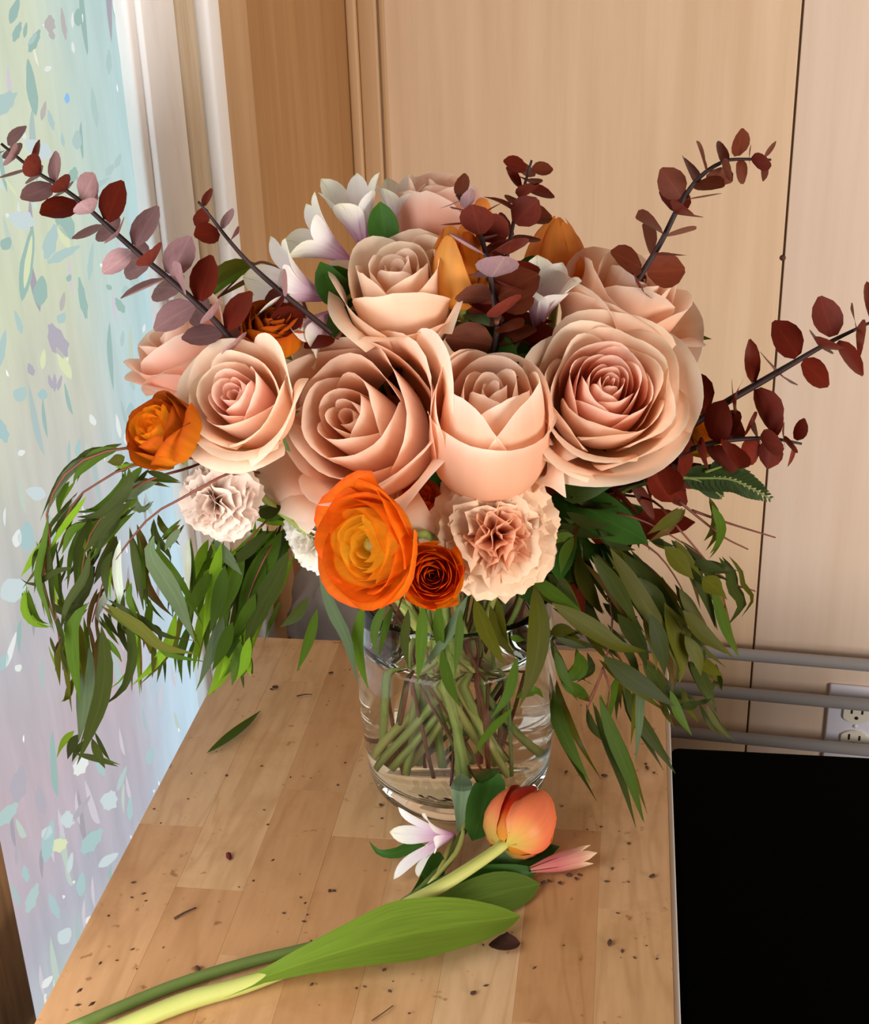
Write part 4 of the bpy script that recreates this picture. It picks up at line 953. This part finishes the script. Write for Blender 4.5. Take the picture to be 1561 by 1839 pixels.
willow(left_items, L7, 2.966,
 [[(1500,215),(1300,200),(1200,215),(950,350),(800,440),(650,620),(560,760),(490,1000)],
  [(1200,175),(1050,130),(900,130),(720,165),(600,210),(480,290),(400,350),(300,560),(230,740)],
  [(1010,100),(850,80),(740,70),(640,75),(500,110),(380,180),(300,280),(250,420),(270,600),(290,900),(320,1130)],
  [(1180,110),(1000,180),(800,240),(640,330),(560,420),(470,560),(430,760)]],
 ['trailing willow branch at the left with the lowest hanging dark leaves', 'trailing willow branch at the left arching beneath the far left ranunculus', 'outermost trailing willow branch, its pale arching leaves nearest the window', 'trailing willow branch at the left with leaves curled near the faded carnation'], .105, .022, 31, None, .65, 'dgdnob', 1.15, 3)
mid_items = [
 ([(1180,580),(1150,720),(1120,900),(1080,1080)],62,'b'),([(1110,560),(1060,680),(1040,780)],46,'b'),([(1390,480),(1370,640),(1290,780),(1180,950)],72,'d'),([(1370,560),(1390,700),(1320,900),(1240,1180)],88,'g'),
 ([(1500,520),(1440,620),(1360,760),(1290,920),(1270,1000)],100,'g'),([(1540,620),(1470,780),(1370,950),(1300,1170)],112,'d'),([(1140,560),(1200,640),(1290,750)],56,'y'),([(1530,490),(1480,620),(1460,760),(1455,880)],46,'y'),
 ([(1060,760),(1010,900),(1000,1050)],56,'g'),([(1000,540),(1000,700),(1005,860)],32,'p'),([(1130,720),(1050,860),(1010,980)],62,'g'),([(1090,900),(1060,1080),(1040,1200),(1030,1270)],50,'b'),
 ([(1190,960),(1150,1100),(1060,1330)],60,'y'),([(1240,1000),(1200,1110),(1130,1260)],66,'g'),([(1280,1100),(1260,1220),(1235,1340)],56,'g'),([(1330,1080),(1300,1230),(1260,1310)],56,'b'),
 ([(1310,1140),(1330,1270),(1335,1290)],36,'b'),([(1220,1150),(1180,1280),(1110,1390)],70,'b'),([(1000,1020),(960,1180),(970,1330)],40,'g'),([(1450,880),(1400,970),(1360,1060)],40,'d'),
 ([(1500,250),(1400,240),(1290,230)],52,'y'),([(1490,290),(1400,330),(1310,330)],52,'g'),([(1540,470),(1450,470),(1330,440)],26,'b'),([(980,760),(930,870),(920,960)],46,'y'),
 ([(1250,620),(1230,800),(1170,980)],66,'b'),([(1300,640),(1240,820),(1160,1010)],60,'g'),([(1420,520),(1300,640),(1180,700)],60,'d'),([(1200,700),(1170,860),(1120,1060)],70,'g'),([(1360,850),(1290,1000),(1220,1090)],66,'g'),
 ([(1500,380),(1420,420),(1330,400)],56,'d'),([(1160,640),(1090,760),(1080,900)],58,'g')]
willow(mid_items, L7, 2.966, [[(1560,440),(1480,420),(1400,480),(1300,600),(1220,760),(1180,950)], [(1560,500),(1500,520),(1420,640),(1340,820),(1290,1000)]],
 ['bright green willow branch hanging over the left table edge, its left half', 'green willow branch hanging left of the vase, above the table corner'], .05, .022, 32, None, .9, 'gbgdg', 1.2, 3)
R1 = lambda x, y: (900 + x / 3.064, 900 + y / 3.064)
right_items = [
 ([(1160,20),(1210,130),(1200,220),(1150,290)],56,'g'),([(1000,40),(930,110),(830,170)],66,'o'),([(900,250),(980,340),(1060,430)],110,'o'),([(1050,330),(1150,360),(1240,390)],60,'d'),
 ([(1200,310),(1260,400),(1270,480),(1320,570),(1250,680)],58,'d'),([(1110,420),(1170,470),(1220,520)],108,'o'),([(1160,470),(1200,600),(1250,740),(1310,860)],66,'g'),([(600,250),(700,370),(850,570)],100,'o'),
 ([(420,280),(440,400),(520,560),(560,620)],100,'o'),([(400,200),(350,290),(330,400)],60,'g'),([(400,190),(330,200),(275,240)],52,'g'),([(180,330),(250,350),(310,350)],62,'d'),
 ([(250,400),(330,440),(400,440)],42,'d'),([(160,410),(300,520),(440,600)],80,'g'),([(280,560),(420,650),(560,740),(650,800),(820,830)],108,'o'),([(560,560),(680,660),(760,760)],70,'d'),
 ([(600,260),(760,520),(900,740),(960,900)],108,'o'),([(860,400),(920,560),(990,700),(1060,860)],100,'o'),([(900,560),(960,740),(1000,900),(980,1000)],116,'o'),([(1000,600),(1100,720),(1240,840)],90,'o'),
 ([(1040,880),(1120,1000),(1180,1140)],72,'d'),([(1060,830),(1150,920),(1220,960)],80,'o'),([(560,850),(700,960),(850,1060),(960,1130)],108,'d'),([(700,900),(760,1000),(760,1200),(740,1440)],56,'y'),
 ([(680,1000),(740,1170),(840,1320),(960,1500)],76,'d'),([(540,1080),(600,1260),(700,1500),(780,1760)],86,'g'),([(240,940),(280,1120),(370,1340),(490,1550)],92,'g'),([(330,1000),(420,1040),(490,1080)],70,'g'),
 ([(300,830),(340,950),(400,1050)],62,'g'),([(640,960),(610,1080),(600,1200)],50,'g'),([(470,1150),(500,1240),(570,1330)],50,'d'),([(930,1040),(970,1160),(1050,1290)],62,'g'),([(1130,1120),(1180,1220),(1260,1310)],36,'o'),
 ([(990,1130),(1060,1120),(1100,1100)],52,'d'),([(860,940),(920,1040),(1080,1090)],80,'d'),([(420,830),(430,930),(330,1000)],90,'g'),([(270,730),(350,710),(410,720)],80,'o'),([(300,750),(400,790),(480,810)],40,'d'),
 ([(1200,950),(1215,1040)],26,'d'),([(760,420),(860,560),(880,760)],96,'d'),([(700,300),(840,460),(1000,640)],84,'d'),([(500,300),(640,480),(760,700)],90,'d'),([(820,620),(880,800),(900,960)],100,'d'),
 ([(640,620),(760,780),(800,920)],96,'d'),([(980,480),(1060,620),(1140,760)],70,'o'),([(1060,430),(1140,560),(1180,700)],56,'d'),([(320,420),(380,560),(460,700)],76,'d'),([(460,560),(520,700),(640,860)],80,'d'),
 ([(940,260),(1060,380),(1120,560)],52,'d'),([(780,880),(860,980),(900,1080)],80,'d'),([(1010,740),(1080,860),(1100,960)],80,'o'),([(760,160),(860,220),(960,250)],40,'d'),([(540,160),(640,240),(740,270)],60,'d'),
 ([(300,120),(420,170),(560,200)],56,'d'),([(360,60),(470,120),(600,140)],60,'d'),([(200,260),(300,300),(420,330)],56,'d'),([(680,110),(740,180),(760,260)],46,'d')]
tw = willow(right_items, R1, 3.064,
 [[(300,60),(560,60),(700,80),(850,140),(1000,230),(1100,300)], [(640,-40),(840,0),(950,120),(1080,270),(1200,430),(1240,600)], [(300,90),(500,110),(700,190),(850,280),(960,420),(1050,600)],
  [(420,160),(560,380),(600,560),(610,700),(560,920),(480,1100)]],
 ['willow branch at the right with the highest leaves below the wine red twigs', 'dark stemmed willow branch reaching furthest right toward the grey rails', 'thick willow branch spilling down at the right beside the vase', 'willow branch right of the vase with red twigs and leaves touching the table'], .055, .035, 33, .006, .9, 'oodddn', 1.02, 3)
for q in ([(980,0),(1100,100),(1230,200),(1360,265)], [(1050,50),(1250,120),(1510,200)], [(1100,330),(1270,450),(1400,495)], [(560,380),(640,560),(750,640)]):
    tube('twig', [P(*R1(*p), .03) for p in q], [.001, .0005], M_bro and M_twig, tw[1][0], 14, 5)
for q in ([(560,920),(520,1040),(470,1150)], [(560,920),(600,1040),(585,1140)], [(760,1000),(820,1060),(890,1130)]):
    tube('twig', [P(*R1(*p), .075, .006) for p in q], [.0009, .0005], M_twig, tw[3][0], 10, 5)
F8 = lambda x, y: (560 + x / 3.002, 1040 + y / 3.002)
front_items = [
 ([(40,-20),(120,180),(190,320),(250,570)],66,'y'),([(280,120),(245,330),(270,480),(305,590)],58,'g'),([(400,120),(340,280),(350,420)],46,'g'),([(600,130),(590,380),(570,560)],58,'g'),
 ([(840,90),(770,240),(680,380),(580,490)],56,'y'),([(800,160),(790,350),(770,520)],46,'g'),([(880,100),(940,280),(1040,470)],78,'o'),([(1000,100),(1030,260),(1060,350)],48,'o'),
 ([(1200,30),(1230,250),(1200,480),(1120,690)],108,'o'),([(1110,420),(1060,620),(960,760)],52,'g'),([(1090,690),(960,820),(870,950)],46,'g'),([(700,380),(740,560),(800,690)],56,'g'),
 ([(690,120),(690,320),(720,430)],62,'g'),([(1070,310),(1100,320),(1150,330)],34,'g'),([(-20,100),(-90,200),(-170,260)],56,'d'),([(30,160),(-20,340),(-80,500)],50,'g'),([(520,160),(500,330),(520,480)],50,'d'),
 ([(960,140),(1000,300),(1100,420)],60,'o'),([(1100,640),(1200,600),(1250,640)],46,'g'),([(440,140),(400,260),(360,420)],40,'g')]
willow(front_items, F8, 3.002, [[(500,60),(480,120),(440,260)], [(820,60),(830,140),(800,300)], [(1180,-20),(1190,100),(1180,300)]],
 ['willow sprig hanging over the vase front beneath the biggest ranunculus', 'willow sprig hanging over the vase beneath the peach carnation', 'olive willow sprig with one broad leaf over the right side of the vase'], .078, .004, 34, .01, .0)
C1 = lambda x, y: (x / 3.002, 200 + y / 3.002)
top_items = [([(1380,820),(1250,840),(1130,930),(1070,1030)],76,'o'),([(1350,840),(1220,900),(1100,1030)],62,'g'),([(1180,830),(1100,850),(1080,890)],24,'b'),([(1440,860),(1300,930),(1150,1020)],26,'n'),([(980,1060),(870,1170),(820,1260),(850,1350)],58,'b'),([(1080,1020),(980,1100),(900,1160)],30,'g')]
willow(top_items, C1, 3.002, [[(1500,840),(1380,820),(1200,980),(930,1260)]], ['willow sprig at the upper left, curving before the white window frame'], .0, .01, 35, None, .0)
C6 = lambda x, y: (1000 + x / 2.783, 560 + y / 2.783)
rt_items = [([(600,105),(700,125),(775,136)],36,'g'),([(590,150),(605,230),(600,320)],36,'d'),([(560,170),(572,210),(575,260)],30,'d'),([(630,380),(650,450),(690,485)],34,'o'),([(30,810),(90,880),(130,960)],50,'d')]
willow(rt_items, C6, 2.783, [[(540,260),(580,220),(600,160),(620,110)]], ['small willow sprig peeking out right of the leaning back rose'], -.02, .006, 36, None, .0)

# fern frond at the right
def fern():
    t = thing('fern_frond', 'dark serrated fern frond sticking out low at the right', 'fern', P(*C6(560, 830), .03), None)
    for pts, L in (([(560,830),(740,830),(860,835),(960,875),(1072,936)], 62), ([(600,820),(700,840),(770,880),(826,926)], 44), ([(740,800),(860,765),(940,780)], 36)):
        C = spline([P(*C6(*p), .03) for p in pts], 40)
        tube('rachis', C[::3], [.0012, .0005], M_stem_d, t, 14, 5)
        for k in range(6, 39, 2):
            d = unit(C[min(39, k + 1)] - C[k - 1]); s = unit(np.cross(d, TOW + .3 * UPV)); f = k / 39
            for sg in (1, -1):
                l = L / 2.783 * .00060 * (math.sin(math.pi * (f * .78 + .2)) + .12)
                e = unit(d * .9 + s * sg)
                leaf('leaflet', [C[k], C[k] + e * l * .5, C[k] + unit(e + d * .4) * l], l * .36, M_fern, t, None, .15, 5, 'broad')
    stem_to_vase(t, P(*C6(560, 830), .03), vec(.8, .3, .1), .0016, M_stem_d)
fern()
# shaded leafy filler deep in the bouquet
def filler(label, c, n, R, seed):
    rs = np.random.RandomState(seed); c = np.array(c)
    t = thing('leafy_sprig', label, 'foliage', c)
    for k in range(n):
        a = rs.uniform(0, 6.28); e = rs.uniform(-.5, .9); d = unit([math.cos(a), math.sin(a), e])
        s = c + d * R * rs.uniform(.05, .35); tip = s + d * R * rs.uniform(.6, 1.0)
        leaf('leaf', [s, (s + tip) / 2 + rs.normal(size=3) * .006, tip + np.array([0, 0, -.01])], R * rs.uniform(.28, .42), M_alsleaf if rs.rand() < .7 else M_euc, t, unit(rs.normal(size=3) + TOW), .2, 8, 'broad')
    stem_to_vase(t, c, UPV, .002, M_stem_d)
filler('dark leaves deep between the highest rose and the middle rose', P(800, 640, -.01), 26, .075, 1)
filler('dark leaves in the shade below the goblet shaped rose', P(960, 860, .0), 26, .075, 2)
filler('dark leaves in the shade behind the biggest ranunculus', P(740, 870, -.01), 24, .07, 3)
filler('dark leaves behind the pale pink rose on the left', P(530, 690, -.05), 22, .065, 4)
filler('dark leaves low behind the right willow branches', P(1040, 960, -.02), 24, .075, 5)

# ------------------------------------------------------------------ flowers lying on the table
def table_tulip():
    o = T(905, 1518, .023); tip = T(975, 1415, .030); ax = unit(tip - o); F = frame(ax, .35)
    t = thing('tulip', 'cut orange tulip lying on the table in front of the vase', 'tulip', T(740, 1625, 0))
    tulip_bloom(t, o, F, .0215, .050, [M_tul_r, M_tul_r, M_tul_r, M_tul_f, M_tul_f, M_tul_f], 9, .55)
    tube('stem', [o + ax * .003, T(880, 1535, .023), T(800, 1587, .023), T(700, 1642, .017), T(590, 1708, .008), T(450, 1765, .006), T(330, 1800, .006), T(180, 1862, .006)], [.0036, .0042, .0045, .0046, .0056, .0052], M_stem_p, t, 30, 10)
    leaf('leaf', [T(400, 1782, .006), T(480, 1752, .010), T(560, 1724, .016), T(680, 1688, .020), T(780, 1667, .018), T(870, 1655, .014), T(934, 1645, .008)], .041, M_tulleaf, t, UPV * .9 + TOW * .35, .22, 24, 'tulip', 9)
    leaf('leaf', [T(690, 1668, .003), T(790, 1632, .006), T(880, 1608, .008), T(970, 1588, .005)], .040, M_tulleaf_d, t, UPV * .8 + TOW * .5, .12, 16, 'spat', 7)
table_tulip()
def table_alstro():
    t = thing('alstroemeria', 'cut alstroemeria with one white blossom lying on the table by the vase foot', 'alstroemeria', T(800, 1560, 0))
    tube('stem', [T(835, 1490, .022), T(800, 1545, .012), T(740, 1610, .006), T(610, 1684, .006), T(440, 1730, .005), T(300, 1775, .005), T(120, 1850, .005)], [.0022, .003, .0036, .0036], M_stem_d, t, 28, 9)
    c = T(815, 1500, .018)
    blossom(t, c, unit(vec(-.75, .35, .55)), .042, .0135, .55, .4, (M_als, M_als_s), 21)
    tube('flower_stalk', [c, T(800, 1540, .014), T(780, 1580, .008)], .0018, M_stem_p, t, 8, 6)
    tube('flower_stalk', [T(835, 1480, .024), T(820, 1530, .016), T(770, 1590, .008)], .0018, M_stem_p, t, 8, 6)
    for pts, w, m, pr in (([T(825, 1495, .02), T(828, 1450, .032), T(830, 1381, .048)], .021, M_alsleaf_p, 'spat'), ([T(848, 1510, .02), T(868, 1450, .034), T(880, 1400, .046), T(850, 1388, .050)], .024, M_alsleaf, 'broad'),
                          ([T(770, 1600, .008), T(850, 1575, .007), T(930, 1545, .009), T(1005, 1520, .006)], .020, M_alsleaf, 'broad'), ([T(740, 1615, .006), T(830, 1590, .006), T(910, 1575, .008), T(965, 1565, .005)], .022, M_alsleaf, 'broad'),
                          ([T(772, 1590, .006), T(778, 1560, .012), T(790, 1530, .018)], .016, M_alsleaf, 'broad'), ([T(735, 1618, .006), T(760, 1590, .006), T(775, 1550, .01)], .010, M_alsleaf, 'broad'),
                          ([T(780, 1545, .006), T(750, 1520, .014), T(710, 1532, .012), T(680, 1530, .012), T(663, 1510, .016)], .008, M_alsleaf, 'willow')):
        leaf('leaf', pts, w, m, t, UPV * .5 + TOW * .9 + RGT * rnd.uniform(-.3, .3), .2, 12, pr, 5)
table_alstro()
b = thing('alstroemeria_blossom', 'withered pink alstroemeria blossom lying right of the cut tulip', 'blossom', T(960, 1560, 0))
def pink():
    o = T(952, 1562, .008); tip = T(1060, 1535, .010); F = frame(unit(tip - o), .3); rs = np.random.RandomState(4); L = np.linalg.norm(tip - o); z = np.array([0, 0, 1.0])
    for k in range(6):
        an = k * math.pi / 3; ra = np.array([math.cos(an), math.sin(an), 0]); l = L * (.78 + .3 * rs.rand())
        leaf('petal', [o + F @ (ra * .002), o + F @ (ra * .006 + z * l * .45), o + F @ (ra * .007 + z * l)], .011, M_als_p, b, F @ (-ra + z * .2), .3, 9, 'spat', 5)
pink()
tag(leaf('loose_leaf', [T(372, 1352, .001), T(400, 1333, .004), T(440, 1302, .005), T(468, 1276, .002)], .0095, M_wil, None, UPV, .2, 12, 'willow', 3), 'single loose green willow leaf lying on the table left of the vase', 'leaf')
tag(leaf('fallen_petal', [T(884, 1690, .001), T(905, 1694, .004), T(935, 1694, .003)], .017, M_drypet, None, UPV, .25, 10, 'broad', 5), 'dark dried petal lying on the table below the big tulip leaf', 'petal')
tag(tube('dry_twig', [T(313, 1650, .001), T(330, 1640, .002), T(352, 1630, .0015)], [.0009, .0005], M_crumb, None, 8, 5), 'thin dry brown twig on the table, left of the cut stems', 'twig')
tag(tube('dry_twig', [T(533, 1250, .001), T(548, 1247, .0015), T(561, 1247, .001)], [.0006, .0003], M_crumb, None, 8, 5), 'tiny dark twig splinter on the table behind the loose green leaf', 'twig')
tag(tube('dry_root', [T(668, 1833, .001), T(690, 1818, .002), T(706, 1806, .001)], [.0004, .0003], M_crumb, None, 8, 5), 'hair thin dry root on the table at the bottom, below the pale stem', 'root')
def lump(name, c, r, mat, seed, flat=.55):
    rs = np.random.RandomState(seed); V = [np.array([0, 0, -1.0])]
    for ring, z in ((5, -.45), (6, .35)):
        for k in range(6):
            a = 2 * math.pi * k / 6 + ring; V.append(np.array([math.cos(a) * .9, math.sin(a) * .9, z]) * rs.uniform(.65, 1.2))
    V.append(np.array([0, 0, .9])); V = np.array(V) * np.array([rs.uniform(.7, 1.6), rs.uniform(.6, 1.1), flat]) * r
    a = rs.uniform(0, 3.14); R2 = np.array([[math.cos(a), -math.sin(a), 0], [math.sin(a), math.cos(a), 0], [0, 0, 1]]); V = V @ R2.T
    V[:, 2] -= V[:, 2].min()
    F = [(0, 1 + (k + 1) % 6, 1 + k) for k in range(6)] + [(1 + k, 1 + (k + 1) % 6, 7 + (k + 1) % 6, 7 + k) for k in range(6)] + [(7 + k, 7 + (k + 1) % 6, 13) for k in range(6)]
    return link(name, V + np.array(c), F, mat, None, smooth=False, loc=c)
tag(lump('dried_bud', T(411, 1541, 0), .0032, M_redbit, 3, .8), 'dark red dried flower bit on the bare table left of the vase', 'debris')
crumbs = [(495,1236,2.6),(488,1238,1.4),(594,1210,2.0),(684,1448,2.4),(686,1470,1.2),(607,1410,1.3),(481,1481,1.2),(407,1393,1.6),(338,1435,1.0),(277,1453,1.0),(240,1585,1.4),(237,1612,1.0),(258,1605,1.2),(262,1618,1.0),
 (195,1645,1.2),(592,1602,2.2),(600,1600,1.6),(540,1612,1.0),(548,1622,1.0),(546,1655,1.2),(552,1643,1.0),(510,1640,1.2),(355,1740,2.0),(180,1730,1.2),(210,1725,.9),(238,1705,1.0),(143,1779,1.4),(140,1805,1.3),(165,1803,1.5),
 (1017,1388,2.4),(1085,1395,2.6),(1080,1485,1.2),(1055,1490,1.0),(1130,1515,1.8),(1100,1560,1.4),(1172,1575,2.2),(1090,1583,1.4),(1040,1571,1.6),(1095,1695,2.6),(1118,1708,1.4),(868,1697,.9),(1012,1698,.9),(960,1738,1.0),
 (1180,1722,1.0),(1162,1380,2.2),(1175,1388,1.6),(1160,1372,1.6),(1035,1580,2.2),(1022,1573,2.6),(1006,1588,2.6),(976,1587,2.6),(986,1584,2.0),(968,1590,1.8),(1045,1572,1.0),(850,1785,2.2),(873,1770,1.2),(700,1780,1.4),(686,1730,1.2),
 (640,1775,1.2),(560,1768,1.3),(655,1772,1.0),(1110,1640,1.0),(1140,1720,1.0),(735,1820,1.0),(690,1742,1.6),(470,1376,1.0),(522,1396,1.0),(455,1582,1.2),(490,1545,1.0),(620,1370,1.0),(1010,1448,1.0),(975,1495,1.2)]
CL = {(495, 1236): 'dark crumb on the table, nearest its back left corner', (594, 1210): 'dark crumb on the table just left of the vase, near the back edge', (684, 1448): 'dark crumb beside the left foot of the vase',
      (592, 1602): 'dark crumb on the table between the vase and the pale tulip stem', (355, 1740): 'dark crumb at the upper side of the dark green cut stem', (1017, 1388): 'dark crumb right of the vase, the closer one of a pair',
      (1085, 1395): 'dark crumb right of the vase, the farther one of a pair', (1172, 1575): 'dark crumb near the right table edge, level with the pink blossom', (1095, 1695): 'brown crumb lying alone at the right front of the table',
      (1162, 1380): 'dark crumb below the right willow leaves, beside the table edge', (850, 1785): 'dark crumb in front of the big tulip leaf, near the picture bottom'}
fine = []
for k, (px, py, r) in enumerate(crumbs):
    near = 960 < px < 1040 and 1570 < py < 1592
    if (px, py) in CL or (near and r >= 2):
        o = lump('plant_crumb', T(px, py, .0002), r * .00085, M_crumb, 40 + k)
        if near: tag(o, {976: 'leftmost', 986: 'second from the left', 1006: 'middle one', 1022: 'second from the right', 1035: 'rightmost'}[px] + ' of five dark crumbs under the withered pink blossom', 'crumb', 'soil crumbs under the pink blossom')
        else: tag(o, CL[(px, py)], 'crumb')
    else: fine.append((px, py, r))
def fine_debris():
    V = []; F = []; rs = np.random.RandomState(77)
    pts = [(T(px, py), r * .00085) for px, py, r in fine]
    for k in range(60):
        pts.append((np.array([rs.uniform(TX0 + .01, TX1 - .005), rs.uniform(TY0, TY1 - .01), ZT]), rs.uniform(.0003, .0007)))
    for c, r in pts:
        b0 = len(V); a = rs.uniform(0, 6.28); e = rs.uniform(1, 2.2)
        for q in range(4):
            x, y = math.cos(q * math.pi / 2) * r * e, math.sin(q * math.pi / 2) * r
            V.append(c + np.array([x * math.cos(a) - y * math.sin(a), x * math.sin(a) + y * math.cos(a), .0001]))
        V.append(c + np.array([0, 0, r * .9 + .0002]))
        F += [(b0 + q, b0 + (q + 1) % 4, b0 + 4) for q in range(4)] + [(b0 + 3, b0 + 2, b0 + 1, b0)]
    tag(link('fine_debris', V, F, M_crumb, None, smooth=False), 'fine dark specks of plant debris strewn over the wooden table top', 'debris', None, 'stuff')
fine_debris()
for o in bpy.data.objects:
    if '_w' in o: del o['_w']
